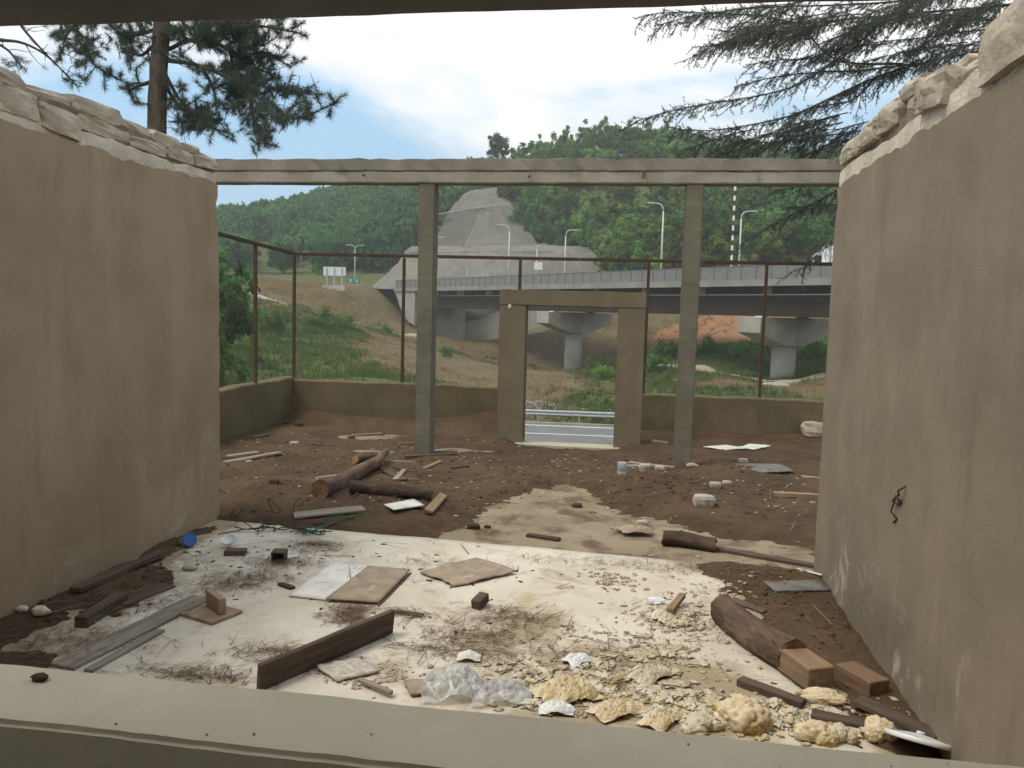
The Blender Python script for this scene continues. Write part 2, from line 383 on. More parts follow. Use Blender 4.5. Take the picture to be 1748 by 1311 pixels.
# ------------------------------------------------------------------ mesh helpers
class MB:
    def __init__(s): s.v = []; s.f = []
    def add(s, vs, fs):
        o = len(s.v); s.v.extend([tuple(map(float, p)) for p in vs]); s.f.extend([tuple(i + o for i in f) for f in fs]); return s
    def box(s, x0, x1, y0, y1, z0, z1):
        return s.add([(x0, y0, z0), (x1, y0, z0), (x1, y1, z0), (x0, y1, z0), (x0, y0, z1), (x1, y0, z1), (x1, y1, z1), (x0, y1, z1)],
                     [(0, 3, 2, 1), (4, 5, 6, 7), (0, 1, 5, 4), (1, 2, 6, 5), (2, 3, 7, 6), (3, 0, 4, 7)])
    def prism(s, poly, a, b):
        """poly: list of 3D points (planar); extruded by vector from a to b"""
        n = len(poly); e = np.array(b, float) - np.array(a, float)
        vs = [tuple(p) for p in poly] + [tuple(np.array(p) + e) for p in poly]
        return s.add(vs, [tuple(range(n - 1, -1, -1)), tuple(range(n, 2 * n))] + [(i, (i + 1) % n, n + (i + 1) % n, n + i) for i in range(n)])
    def tube(s, pts, rad, n=6, cap=True, jitter=0.0, rr=None):
        pts = [Vector(p) for p in pts]; m = len(pts)
        if not hasattr(rad, "__len__"): rad = [rad] * m
        vs = []; fs = []; up = None
        for i, p in enumerate(pts):
            t = (pts[min(i + 1, m - 1)] - pts[max(i - 1, 0)])
            if t.length < 1e-9: t = Vector((0, 0, 1))
            t.normalize()
            if up is None:
                up = t.orthogonal().normalized()
            else:
                up = (up - t * up.dot(t)); up = up.normalized() if up.length > 1e-6 else t.orthogonal().normalized()
            w = t.cross(up)
            for k in range(n):
                a = 2 * math.pi * k / n
                r = rad[i] * (1 + (jitter * (random.random() - .5) if jitter else 0))
                q = p + (up * math.cos(a) + w * math.sin(a)) * r
                vs.append(tuple(q))
        for i in range(m - 1):
            for k in range(n):
                fs.append((i * n + k, i * n + (k + 1) % n, (i + 1) * n + (k + 1) % n, (i + 1) * n + k))
        if cap: fs.append(tuple(range(n - 1, -1, -1))); fs.append(tuple((m - 1) * n + k for k in range(n)))
        return s.add(vs, fs)
    def lathe(s, prof, n=16, c=(0, 0, 0)):
        vs = []; fs = []; m = len(prof)
        for r, z in prof:
            for k in range(n):
                a = 2 * math.pi * k / n; vs.append((c[0] + r * math.cos(a), c[1] + r * math.sin(a), c[2] + z))
        for i in range(m - 1):
            for k in range(n): fs.append((i * n + k, i * n + (k + 1) % n, (i + 1) * n + (k + 1) % n, (i + 1) * n + k))
        fs.append(tuple(range(n - 1, -1, -1))); fs.append(tuple((m - 1) * n + k for k in range(n)))
        return s.add(vs, fs)
    def mesh(s, name, mat, smooth=False):
        me = bpy.data.meshes.new(name); me.from_pydata(s.v, [], s.f)
        if mat is not None: me.materials.append(mat)
        if smooth: me.polygons.foreach_set("use_smooth", [True] * len(me.polygons))
        me.update(); return me
    def build(s, name, mat, parent=None, smooth=False, loc=None):
        return link(name, s.mesh(name, mat, smooth), parent, loc)

def link(name, me, parent=None, loc=None):
    o = bpy.data.objects.new(name, me); COL.objects.link(o)
    if loc is not None: o.location = loc
    if parent is not None: o.parent = parent
    return o
def tag(o, label=None, cat=None, group=None, kind=None):
    for k, v in (("label", label), ("category", cat), ("group", group), ("kind", kind)):
        if v: o[k] = v
    return o
def thing(name, label, cat, loc=(0, 0, 0), rz=0.0, group=None):
    o = bpy.data.objects.new(name, None); COL.objects.link(o)
    o.empty_display_size = .1
    o.location = loc; o.rotation_euler = (0, 0, rz)
    return tag(o, label, cat, group)
def np_mesh(name, V, F, mat, smooth=False):
    """V (n,3) F (m,k) with constant k"""
    me = bpy.data.meshes.new(name); V = np.asarray(V, np.float32); F = np.asarray(F, np.int32)
    me.vertices.add(len(V)); me.vertices.foreach_set("co", V.ravel())
    k = F.shape[1]
    me.loops.add(F.size); me.loops.foreach_set("vertex_index", F.ravel())
    me.polygons.add(len(F)); me.polygons.foreach_set("loop_start", np.arange(len(F), dtype=np.int32) * k)
    if mat is not None: me.materials.append(mat)
    if smooth: me.polygons.foreach_set("use_smooth", np.ones(len(F), bool))
    me.update(calc_edges=True); me.validate(); return me
def grid_faces(nx, ny):
    i = np.arange(nx - 1)[:, None]; j = np.arange(ny - 1)[None, :]
    a = i * ny + j
    return np.stack([a, a + ny, a + ny + 1, a + 1], -1).reshape(-1, 4)
def bevel_mesh(me, w=.004, seg=1):
    bm = bmesh.new(); bm.from_mesh(me)
    bmesh.ops.bevel(bm, geom=bm.edges[:], offset=w, segments=seg, affect='EDGES', clamp_overlap=True)
    bm.to_mesh(me); bm.free(); return me
def rough_box(lx, ly, lz, amp=.004, cuts=5, bev=.004, freq=9.0, mat=None, name="board", taper=0.0):
    """a sawn piece, centred in x/y, base at z=0, with slightly uneven faces; long axis x"""
    bm = bmesh.new(); bmesh.ops.create_cube(bm, size=1)
    bmesh.ops.scale(bm, vec=(lx, ly, lz), verts=bm.verts); bmesh.ops.translate(bm, vec=(0, 0, lz / 2), verts=bm.verts)
    ex = [e for e in bm.edges if abs(e.verts[0].co.x - e.verts[1].co.x) > lx * .5]
    bmesh.ops.subdivide_edges(bm, edges=ex, cuts=cuts)
    off = random.random() * 50
    for v in bm.verts:
        c = v.co * freq + Vector((off, 0, 0)); v.co += mnoise.noise_vector(c) * amp
        if taper: v.co.y *= 1 + taper * v.co.x / lx
    if bev: bmesh.ops.bevel(bm, geom=[e for e in bm.edges if e.calc_face_angle(0) > .7], offset=bev, segments=1, affect='EDGES', clamp_overlap=True)
    me = bpy.data.meshes.new(name); bm.to_mesh(me); bm.free()
    if mat: me.materials.append(mat)
    return me
def blob_mesh(name, mat, sub=3, amp=.25, freq=2.0, seed=0, scale=(1, 1, 1), smooth=True, cell=0.0, flat=None):
    bm = bmesh.new(); bmesh.ops.create_icosphere(bm, subdivisions=sub, radius=1.0)
    o = Vector((seed * 7.3, seed * 3.1, seed * 1.7))
    for v in bm.verts:
        d = v.co.normalized(); r = 1 + amp * mnoise.fractal(d * freq + o, 1.0, 2.0, 4)
        if cell:
            dist, _p = mnoise.voronoi(d * freq * 1.7 + o); r += cell * (.5 - dist[0])
        v.co = Vector((d.x * r * scale[0], d.y * r * scale[1], d.z * r * scale[2]))
        if flat is not None and v.co.z < flat: v.co.z = flat + (v.co.z - flat) * .15
    me = bpy.data.meshes.new(name); bm.to_mesh(me); bm.free()
    if mat: me.materials.append(mat)
    if smooth: me.polygons.foreach_set("use_smooth", [True] * len(me.polygons))
    return me
def stone_mesh(name, mat, lx, ly, lz, seed, amp=.12, sub=3, boxy=.35):
    """an irregular quarried block"""
    bm = bmesh.new(); bmesh.ops.create_cube(bm, size=2)
    bmesh.ops.subdivide_edges(bm, edges=bm.edges[:], cuts=sub, use_grid_fill=True)
    o = Vector((seed * 5.3, seed * 2.1, seed * 1.3))
    for v in bm.verts:
        c = v.co.copy(); s = c.normalized() * 1.25
        c = c.lerp(s, boxy)
        c += mnoise.noise_vector(c * .9 + o) * amp + mnoise.noise_vector(c * 2.6 + o) * amp * .45
        v.co = Vector((c.x * lx / 2, c.y * ly / 2, c.z * lz / 2))
    me = bpy.data.meshes.new(name); bm.to_mesh(me); bm.free()
    if mat: me.materials.append(mat)
    return me

# ================================================================== TERRAIN
CP = [(400,648,52),(500,642,52),(600,645,52),(700,655,54),(400,600,68),(500,600,68),(600,600,82),(700,615,80),
 (400,560,84),(500,560,92),(600,560,108),(690,572,130),(400,510,112),(450,505,120),(500,525,112),(590,548,115),
 (450,488,130),(520,489,138),(600,492,148),(620,500,152),(622,490,163),(642,493,167),(655,491,174),(620,487,174),(600,486,182),(668,490,180),(645,512,155),(665,535,155),(690,549,156),(450,484,150),(520,486,158),(600,488,166),
 (700,562,150),(760,582,150),(850,582,150),(760,577,166),(850,577,162),(720,572,158),(800,582,158),(880,580,155),(800,580,170),(900,578,160),(735,574,170),(860,579,170),(930,572,140),(760,600,115),(850,624,115),(760,640,75),(980,654,118),(1000,640,128),(930,680,75),(1030,690,70),(930,640,125),
 (1130,560,125),(1130,600,110),(1130,660,72),(1250,545,120),(1250,575,110),(1250,600,102),(1250,640,88),(1250,675,66),
 (1400,560,108),(1400,600,96),(1400,640,88),(1400,685,62),(1338,657,84),(1340,657,92),
 (1100,470,150),(1250,470,140),(1400,470,132),(1250,350,180),(1400,350,175),(1100,300,205),(1250,308,215),(1400,325,200),(1050,265,225),(950,290,225),(870,320,230),
 (700,478,185),(820,478,190),(930,474,186),(1010,470,178),(760,420,205),(880,420,205),(820,345,235),
 (690,430,215),(620,440,210),(450,462,215),(690,330,280),(620,360,270),(540,362,300),(760,320,280),(420,408,330),(390,402,400),(300,395,400),(100,380,400),(600,340,330)]
WP = [(-12,-12,-.25),(0,-12,-.25),(8,-12,-.25),(-12,4,-.25),(8,4,-.25),(-13,14,-.3),(-4,16.5,-1.0),(5,16.5,-.9),(12,14,-.5),
 (-4,20,-1.8),(-4,28,-3.4),(-4,36,-4.8),(4,20,-1.8),(4,28,-3.3),(-4,44,-5.1),(-4,52,-5.1),(-4,58,-5.2),(12,30,-2.6),(14,48,-5.0),(-20,30,-1.6),(-24,46,-4.6),(-24,50,-4.4),(-45,50,-1.0),
 (-300,600,75),(0,600,90),(200,500,70),(200,200,30),(120,100,8),(60,60,-3),(-150,150,20),(-110,60,6),(-60,30,1),(300,-200,-1),(-300,-200,-1),(0,-300,-1),(-500,100,20),(500,100,20)]
_pts = np.array([dep(*c) for c in CP] + [np.array(w, float) for w in WP])
_A = np.linalg.norm(_pts[:, None, :2] - _pts[None, :, :2], axis=-1)
_N = len(_pts)
_K = np.block([[_A + np.eye(_N) * .0, np.c_[np.ones(_N), _pts[:, :2]]], [np.c_[np.ones(_N), _pts[:, :2]].T, np.zeros((3, 3))]])
_W = np.linalg.solve(_K, np.r_[_pts[:, 2], 0, 0, 0])
ROAD_P, ROAD_D = np.array([-4.0, 47.6]), np.array([1.0, .06]) / math.hypot(1, .06)
ROAD_N = np.array([-ROAD_D[1], ROAD_D[0]])
ROAD_Z = -5.05
def sstep(a, b, x): t = np.clip((x - a) / (b - a), 0, 1); return t * t * (3 - 2 * t)
def terrain_z(x, y):
    x = np.asarray(x, float); y = np.asarray(y, float); sh = x.shape
    q = np.stack([x.ravel(), y.ravel()], -1); z = np.empty(len(q))
    for i in range(0, len(q), 20000):
        c = q[i:i + 20000]; R = np.linalg.norm(c[:, None] - _pts[None, :, :2], axis=-1)
        z[i:i + 20000] = R @ _W[:_N] + _W[_N] + c @ _W[_N + 1:]
    z = z.reshape(sh)
    rough = sstep(22, 45, y)
    z = z + rough * (.45 * fbm(x * .12, y * .12, 4) + .16 * fbm(x * .7, y * .7, 3, 1))
    d = (x - ROAD_P[0]) * ROAD_N[0] + (y - ROAD_P[1]) * ROAD_N[1]
    k = np.where(d > 0, 1 - sstep(5.2, 8.0, d), 1 - sstep(9.0, 13.0, -d))
    z = z * (1 - k) + (ROAD_Z - .06) * k
    # level pad of the building site
    k2 = (1 - sstep(13.3, 14.9, y)) * (1 - sstep(9, 14, np.abs(x + 2)))
    return z * (1 - k2) + (-.25) * k2
def seg_dist(x, y, pl):
    d = np.full(np.shape(x), 1e9)
    for a, b in zip(pl[:-1], pl[1:]):
        a = np.array(a[:2]); b = np.array(b[:2]); e = b - a
        t = np.clip(((x - a[0]) * e[0] + (y - a[1]) * e[1]) / (e @ e), 0, 1)
        d = np.minimum(d, np.hypot(x - a[0] - t * e[0], y - a[1] - t * e[1]))
    return d
TRACK_L = [dep(*p) for p in [(300,470,125),(400,498,122),(450,512,118),(500,527,114),(590,548,115),(690,566,128),(760,572,148)]]
TRACK_R = [dep(*p) for p in [(1080,600,104),(1190,620,96),(1260,637,88),(1330,642,86),(1420,643,87),(1600,650,88)]]
def terrain_masks(x, y):
    grass = .30 + .55 * fbm(x * .05, y * .05, 3, 2) + .35 * fbm(x * .22, y * .22, 3, 1)
    def blob(px, py, D, r, amt):
        c = dep(px, py, D); return amt * np.exp(-((x - c[0]) ** 2 + (y - c[1]) ** 2) / r ** 2)
    for b in [(430,600,66,16,.9),(450,560,86,16,.9),(560,560,98,9,.6),(420,640,52,14,.5),(620,620,72,13,-.5),(680,600,90,14,-.5),(650,520,145,14,-.5),(560,510,130,12,-.3),(560,590,80,8,.3),(700,640,62,8,.4),
              (1130,620,95,14,.9),(1250,590,104,12,1.0),(1400,590,98,10,1.0),(1180,670,66,8,.6),(1050,690,62,7,.9),(930,690,62,6,-.8),(830,620,95,18,-.7),(1350,670,76,8,-1.0)]:
        grass = grass + blob(*b)
    grass = grass + .8 * sstep(150, 190, y) + .5 * (1 - sstep(16, 40, y))
    red = 0 * x + blob(1230,556,116,8,1.0) + blob(1150,556,120,7,.45) + blob(1330,560,112,7,.5)
    track = np.exp(-(seg_dist(x, y, TRACK_L) / 1.0) ** 2) + np.exp(-(seg_dist(x, y, TRACK_R) / 1.6) ** 2)
    return grass, red, track
def axis(*segs): return np.unique(np.concatenate([np.arange(a, b, s) for a, b, s in segs]))
XS = axis((-2500, -400, 300), (-400, -110, 14), (-110, -62, 3), (-62, 34, .8), (34, 80, 3), (80, 400, 14), (400, 2600, 300))
YS = axis((-2500, -200, 300), (-200, -20, 20), (-20, 14, 3), (14, 60, .9), (60, 135, .8), (135, 180, 1.6), (180, 300, 4), (300, 520, 12), (520, 4000, 300))
GX, GY = np.meshgrid(XS, YS, indexing='ij')
GZ = terrain_z(GX, GY)
far = sstep(380, 700, np.hypot(GX, GY))
GZ = GZ * (1 - far) + far * (np.where(GY > 0, 55 + 15 * fbm(GX * .002, GY * .002, 2), -2))
tme = np_mesh("terrain", np.stack([GX, GY, GZ], -1).reshape(-1, 3), grid_faces(len(XS), len(YS)), M["terrain"], True)
for nm, arr in zip(("grass", "red", "track"), terrain_masks(GX, GY)):
    a = tme.attributes.new(nm, 'FLOAT', 'POINT'); a.data.foreach_set("value", arr.astype(np.float32).ravel())
tag(link("ground", tme), "rough grassy hillside and bare soil around the ruin", kind="structure")

# ================================================================== ROAD BELOW
def road_strip(name, a, b, lift, mat, x0=-90, x1=70, label=None):
    xs = np.arange(x0, x1 + .1, 4.0); V = []
    for t in xs:
        for o in (a, b):
            p = ROAD_P + ROAD_D * t + ROAD_N * o; V.append((p[0], p[1], ROAD_Z + lift))
    return tag(link(name, np_mesh(name, V, [(2 * i, 2 * i + 2, 2 * i + 3, 2 * i + 1) for i in range(len(xs) - 1)], mat)), label, kind="structure")
road = road_strip("road", -8.8, 4.2, 0, M["asphalt"], label="grey asphalt road running below the ruin")
for k, (a, b) in enumerate(((-.12, .08), (3.35, 3.6), (-8.0, -7.8))):
    m = road_strip("road_marking", a, b, .005, M["road_paint"]); m.parent = road
kb = MB()
def rp(t, o, z): p = ROAD_P + ROAD_D * t + ROAD_N * o; return (p[0], p[1], z)
kb.add([rp(-90, 4.2, ROAD_Z - .1), rp(70, 4.2, ROAD_Z - .1), rp(70, 4.45, ROAD_Z - .1), rp(-90, 4.45, ROAD_Z - .1),
        rp(-90, 4.2, ROAD_Z + .10), rp(70, 4.2, ROAD_Z + .10), rp(70, 4.45, ROAD_Z + .10), rp(-90, 4.45, ROAD_Z + .10)],
       [(0, 1, 5, 4), (1, 2, 6, 5), (2, 3, 7, 6), (3, 0, 4, 7), (4, 5, 6, 7)])
k_ = kb.build("kerb", M["bridge_concrete"]); tag(k_, "pale concrete kerb along the far edge of the road", kind="structure")

gr = thing("guard_rail", "galvanised steel crash barrier along the far edge of the road", "guard rail", rp(-4, 4.9, ROAD_Z))
gro = np.array(gr.location)
prof = [(0, .40), (.06, .44), (.06, .50), (0, .545), (0, .575), (.06, .62), (.06, .68), (0, .72)]
V = []; ts = np.arange(-36, 34.1, 4.0)
for t in ts:
    for o, z in prof:
        V.append(np.array(rp(t, 4.9 - o * 1.5, ROAD_Z + z * 1.15)) - gro)
n_ = len(prof)
rail = link("barrier_beam", np_mesh("barrier_beam", V, [(i * n_ + j, (i + 1) * n_ + j, (i + 1) * n_ + j + 1, i * n_ + j + 1) for i in range(len(ts) - 1) for j in range(n_ - 1)], M["steel_galv"]), gr)
sm = rail.modifiers.new("thick", 'SOLIDIFY'); sm.thickness = .02
pm = MB().box(-.06, .06, -.05, .05, -.2, .82).mesh("barrier_post", M["steel_galv"])
for t in np.arange(-34, 34, 2.67):
    p = np.array(rp(t, 5.02, ROAD_Z)) - gro; link("barrier_post", pm, gr, p)

# ================================================================== FLOORS
XL, XR = -4.0, 1.53                     # inner faces of the room's side walls
YL, YR = 7.35, 6.98                     # where those walls end
Y0, Y1 = 1.57, 1.84                     # the window wall the photo looks through
rf = MB(); edge = []
xs = np.linspace(XL - .02, XR + .02, 120)
yb = np.interp(xs, [XL, XR], [7.29, 6.95]) + .03 * fbm(xs * 2.2, xs * 0 + 3, 4)
ny = 60
V = []
for x, ye in zip(xs, yb):
    for j in range(ny): 
        y = Y0 - .2 + (ye - Y0 + .2) * j / (ny - 1); V.append((x, y, .004 * fbm(x * 1.3, y * 1.3, 3)))
    V.append((x, ye + .004, -.07))
fl = link("room_floor", np_mesh("room_floor", V, grid_faces(120, ny + 1), M["floor"], False))
st_ = np.zeros(len(V)); Va = np.array(V)
for px, py, r, am in ((870,1075,.28,.8),(820,1108,.22,.8),(945,1062,.24,.6),(1000,1130,.34,.8),(1110,1150,.34,.9),(1150,1058,.22,.7),(1240,1160,.3,.7),(650,1140,.22,.7),(330,1150,.28,.6),(1290,1050,.3,.6),(480,962,.26,.6),(400,995,.25,.6),(600,1050,.15,.6),(1010,985,.3,.35),(760,1180,.3,.7),(1200,1230,.4,.9),(950,1215,.4,.9),(200,1080,.3,.6),(540,925,.2,.6),(1180,960,.3,.6),(780,965,.2,.4)):
    c = g(px, py); st_ += am * np.exp(-((Va[:, 0] - c[0]) ** 2 + (Va[:, 1] - c[1]) ** 2) / r ** 2)
st_ += .7 * np.exp(-((Va[:, 0] - XR) / .22) ** 2) + .8 * np.exp(-((Va[:, 0] - XL) / .28) ** 2) + .35 * np.exp(-((Va[:, 1] - 7.1) / .12) ** 2)
tag(fl, "pale dusty screed floor of the roofless room", kind="structure")
vf = MB().box(-6.3, 4.6, 6.6, 13.15, -.4, -.025).build("veranda_floor", M["veranda"])
tag(vf, "worn concrete floor of the veranda under the soil", kind="structure")
th = MB().box(-1.9, -.15, 12.75, 13.14, -.6, -.004)
tag(bevel_obj := th.build("door_step", M["sill"]), "pale concrete step in the far doorway", kind="structure")

# ------------------------------------------------------------------ loose soil lying on both floors
def poly_sd(x, y, poly):
    """signed distance, positive inside"""
    d = np.full(np.shape(x), 1e9); ins = np.zeros(np.shape(x), bool); P = [np.array(p[:2]) for p in poly]
    for a, b in zip(P, P[1:] + P[:1]):
        e = b - a; t = np.clip(((x - a[0]) * e[0] + (y - a[1]) * e[1]) / max(e @ e, 1e-9), 0, 1)
        d = np.minimum(d, np.hypot(x - a[0] - t * e[0], y - a[1] - t * e[1]))
        c = (a[1] > y) != (b[1] > y)
        with np.errstate(divide='ignore', invalid='ignore'):
            ins ^= c & (x < (b[0] - a[0]) * (y - a[1]) / (b[1] - a[1] + 1e-12) + a[0])
    return np.where(ins, d, -d)
BARE = [g(*p) for p in [(690,925),(770,890),(820,852),(890,832),(960,820),(1030,826),(1060,866),(1140,880),(1225,905),(1420,928),(1420,1010),(690,945)]]
BARE2 = [g(*p) for p in [(380,893),(560,905),(760,915),(770,925),(1000,950),(1420,1010),(1420,1030),(380,930)]]
RIGHT = [g(*p) for p in [(1195,955),(1300,968),(1420,985),(1700,1400),(1640,1400),(1560,1300),(1450,1190),(1370,1115),(1285,1025)]]
LEFT = [g(*p) for p in [(-150,1090),(-150,1160),(30,1095),(130,1040),(190,1045),(290,1000),(270,960),(300,935),(380,893),(300,915),(0,1052)]]
LEFT2 = [g(*p) for p in [(-200,1200),(-30,1120),(80,1120),(60,1160),(-150,1300)]]
for P_, am in ((RIGHT, 1.0), (LEFT, 1.0), (LEFT2, .9)):            # muddy margin where soil has been trodden and washed out over the floor
    st_ += am * np.exp(-np.clip(-poly_sd(Va[:, 0], Va[:, 1], P_), 0, 9) / .14)
a_ = fl.data.attributes.new("stain", 'FLOAT', 'POINT'); a_.data.foreach_set("value", st_.astype(np.float32))
def soil_h(x, y):
    x = np.asarray(x, float); y = np.asarray(y, float)
    n1 = fbm(x * 1.6, y * 1.6, 5); n2 = fbm(x * 6, y * 6, 4, 1); n3 = fbm(x * .55 + 4, y * .55, 3, 2)
    ver = .045 + .030 * n1 + .028 * n3 + .02 * fbm(x * 3.4, y * 3.4, 3, 3) - .085 * np.clip(poly_sd(x, y, BARE) * 2.6 + .28 + .6 * n1 + .55 * n2 + .5 * fbm(x * 15, y * 15, 2, 3), -.25, 1.0)
    for px, py, rx, ry in ((625,745,.55,.35),(785,767,.65,.28),(640,770,.5,.25),(700,740,.35,.22),(985,762,.6,.3)):
        c = g(px, py); ver = ver - .16 * np.exp(-(((x - c[0]) / rx) ** 2 + ((y - c[1]) / ry) ** 2)) * (1 + .8 * n1)
    for px, py, r, hh in ((1130,838,.65,.16),(1235,815,.5,.10),(800,722,.55,.42),(840,735,.4,.2),(540,708,.9,.26),(460,850,.7,.12),(640,862,.6,.06),(1330,800,.9,.06),(1400,760,.7,.12)):
        c = g(px, py); ver = ver + hh * np.exp(-((x - c[0]) ** 2 + (y - c[1]) ** 2) / r ** 2)
    ver = ver + .10 * sstep(13.2, 14.0, y)
    dw = sstep(-2.15, -1.65, x) * (1 - sstep(-.55, -.1, x)) * sstep(12.2, 12.95, y)
    ver = ver * (1 - dw) - .06 * dw - .9 * dw * sstep(13.08, 13.2, y)
    room = np.maximum(np.maximum(poly_sd(x, y, RIGHT), poly_sd(x, y, LEFT)), poly_sd(x, y, LEFT2))
    rm = .035 * np.clip(room * 6 + .15 + .8 * n1 + .35 * n2, -1, 1) 
    yb_ = np.interp(x, [XL, XR], [7.29, 6.95])
    k = sstep(-.06, .06, y - yb_)
    return (rm * (1 - k) + (ver - .015) * k) + .020 * n2 + .008 * fbm(x * 17, y * 17, 2, 2)
sx = np.arange(XL - 2.15, 4.5, .032); sy = np.arange(1.86, 14.0, .032)
SX, SY = np.meshgrid(sx, sy, indexing='ij')
SZ = soil_h(SX, SY)
blocked = ((SX < XL - .05) & (SY < YL - .06)) | ((SX > XR + .05) & (SY < YR - .06))
SZ = np.where(blocked, -.2, SZ)
so = link("soil", np_mesh("soil", np.stack([SX, SY, SZ], -1).reshape(-1, 3), grid_faces(len(sx), len(sy)), M["dirt"], True))
tag(so, "loose reddish brown soil spread over the floors", "soil", kind="stuff")

# ================================================================== MASONRY WALLS
def masonry_wall(name, label, xi, out, y0, y1, mat, base_z, seed, chip_end=True):
    """rendered wall: inner face at x=xi, thickness towards out(-1/+1)"""
    root = thing(name, label, "wall", (xi, (y0 + y1) / 2, 0))
    th_ = .42; nyy = int((y1 - y0) / .06) + 1; nzz = 34
    ys = np.linspace(y0, y1, nyy); V = []
    top = base_z + .035 * fbm(ys * 2.4 + seed, ys * 0 + seed, 4) + .03 * fbm(ys * 9 + seed, ys * 0, 2, 1)
    for j, y in enumerate(ys):
        for k in range(nzz):
            z = -.3 + (top[j] + .3) * k / (nzz - 1)
            bul = .004 * fbm(y * .9 + seed, z * .9, 3) + .003 * fbm(y * 5, z * 5 + seed, 2, 1)
            yy = y
            if j == nyy - 1: yy = y + .022 * fbm(z * 6 + seed, 1.0 + seed, 4) - (.05 if (chip_end and 2.85 < z < 3.05) else 0)
            V.append((xi + out * bul - xi, yy - (y0 + y1) / 2, z))
        V.append((out * .035, y - (y0 + y1) / 2, top[j] + .006))
    F = grid_faces(nyy, nzz + 1); b = len(V)
    # far end and outer face
    yc = (y0 + y1) / 2
    V += [(out * th_, y0 - yc, -.3), (out * th_, y0 - yc, base_z), (out * th_, y1 - yc, -.3), (out * th_, y1 - yc, base_z)]
    F = list(map(tuple, F)); last = (nyy - 1) * (nzz + 1)
    me = bpy.data.meshes.new("render_coat")
    F += [(b + 2, b + 3) + tuple(last + k for k in range(nzz, -1, -1)), (b + 3, b + 1) + tuple(j * (nzz + 1) + nzz for j in range(nyy)), (b, b + 1, b + 3, b + 2), tuple(range(0, nzz + 1)) + (b + 1, b)]
    me.from_pydata(V, [], F); me.materials.append(mat); me.update()
    link("render_coat", me, root)
    return root, th_
wl_root, wth = masonry_wall("rendered_wall", "long beige rendered wall on the left with rubble stones along its broken top", XL, -1, Y1 + .0, YL, M["wall_l"], 3.22, 1.0)
wr_root, _ = masonry_wall("rendered_wall", "long grey-beige rendered wall on the right with a bent wire and broken stone top", XR, 1, Y1 + .0, YR, M["wall_r"], 3.17, 6.0)

def wall_top(root, out, y0, y1, zb, band_t, spec, seed):
    yc = root.location.y
    # lime bedding exposed where the render has fallen
    nyy = int((y1 - y0) / .05); ys = np.linspace(y0, y1, nyy)
    t1 = zb + band_t + .03 * fbm(ys * 2.1 + seed, ys * 0 + 1, 4) + .02 * fbm(ys * 8, ys * 0 + seed, 2)
    V = []; 
    for j, y in enumerate(ys):
        for xx, z in ((.016, zb - .08), (.013 + .006 * vnoise(y * 6, 2), zb + .02), (.012 + .008 * vnoise(y * 5, 7), (zb + t1[j]) / 2), (.02, t1[j] - .01), (.05, t1[j] + .01), (.38, t1[j] + .01), (.40, zb - .05)):
            V.append((out * xx, y - yc, z))
    F = [tuple(q) for q in grid_faces(nyy, 7)] + [tuple(range(7)), tuple((nyy - 1) * 7 + k for k in range(6, -1, -1))]
    me = bpy.data.meshes.new("lime_bed"); me.from_pydata(V, [], F); me.materials.append(M["lime"]); me.update()
    link("lime_bed", me, root)
    # mortar core between the stones
    mb = MB(); V = []
    for j, y in enumerate(ys):
        tz = zb + band_t + spec["core"] + .03 * fbm(y * 3 + seed, 5.0, 3)
        for xx, z in ((.05, zb + .05), (.045, tz - .03), (.09, tz), (.36, tz), (.38, zb + .05)):
            V.append((out * xx, y - yc, float(z)))
    F = [tuple(q) for q in grid_faces(nyy, 5)] + [tuple(range(5)), tuple((nyy - 1) * 5 + k for k in range(4, -1, -1))]
    me = bpy.data.meshes.new("mortar_core"); me.from_pydata(V, [], F); me.materials.append(M["mortar"]); me.update()
    link("mortar_core", me, root)
    for i, (ya, yb2, za, zb2, xf, tilt) in enumerate(spec["stones"]):
        lx = .26 + .1 * random.random()
        me = stone_mesh("stone", M["stone"], lx, (yb2 - ya) * 1.04, (zb2 - za) * 1.06, seed + i * 1.37, .15, 4, .27)
        o = link("stone", me, root, (out * (xf + lx / 2), (ya + yb2) / 2 - yc, (za + zb2) / 2)); o.rotation_euler = (tilt, 0, (random.random() - .5) * .12)
random.seed(11)
stL = [(3.6,4.25,3.27,3.50,.0,0),(4.25,4.72,3.27,3.47,.01,.05),(4.66,5.02,3.28,3.44,.0,.02),(5.03,5.42,3.24,3.41,-.02,-.06),(5.45,6.05,3.33,3.44,.03,.0),(6.06,6.55,3.33,3.42,.03,0),(6.58,7.0,3.34,3.44,.02,0),(7.0,7.34,3.35,3.45,.0,.03),
       (3.5,4.3,3.49,3.58,.05,0),(4.32,4.95,3.46,3.56,.05,0),(4.97,5.4,3.44,3.53,.06,.04),(5.42,5.95,3.44,3.56,.03,0),(5.97,6.35,3.43,3.53,.06,-.03),(6.37,6.8,3.42,3.53,.04,0),(6.82,7.12,3.43,3.52,.05,.05),(7.13,7.33,3.43,3.49,.07,0)]
wall_top(wl_root, -1, 1.9, YL - .005, 3.19, .13, {"core": .17, "stones": stL}, 2.0)
stR = [(6.45,6.95,3.33,3.47,.0,0),(6.0,6.44,3.34,3.49,-.005,.0),(5.56,5.98,3.35,3.50,.01,.03),(5.1,5.5,3.36,3.47,.05,0),(4.62,5.06,3.26,3.44,-.03,.10),(4.25,4.6,3.28,3.38,.04,0),
       (5.75,6.2,3.47,3.56,.06,0),(5.25,5.72,3.47,3.57,.05,.03),(4.72,5.2,3.43,3.50,.10,-.06),(3.55,4.2,3.20,3.46,-.03,.03),(2.95,3.52,3.2,3.46,-.02,0),(2.3,2.9,3.2,3.44,.0,0)]
wall_top(wr_root, 1, 1.9, YR - .005, 3.145, .155, {"core": .10, "stones": stR}, 9.0)

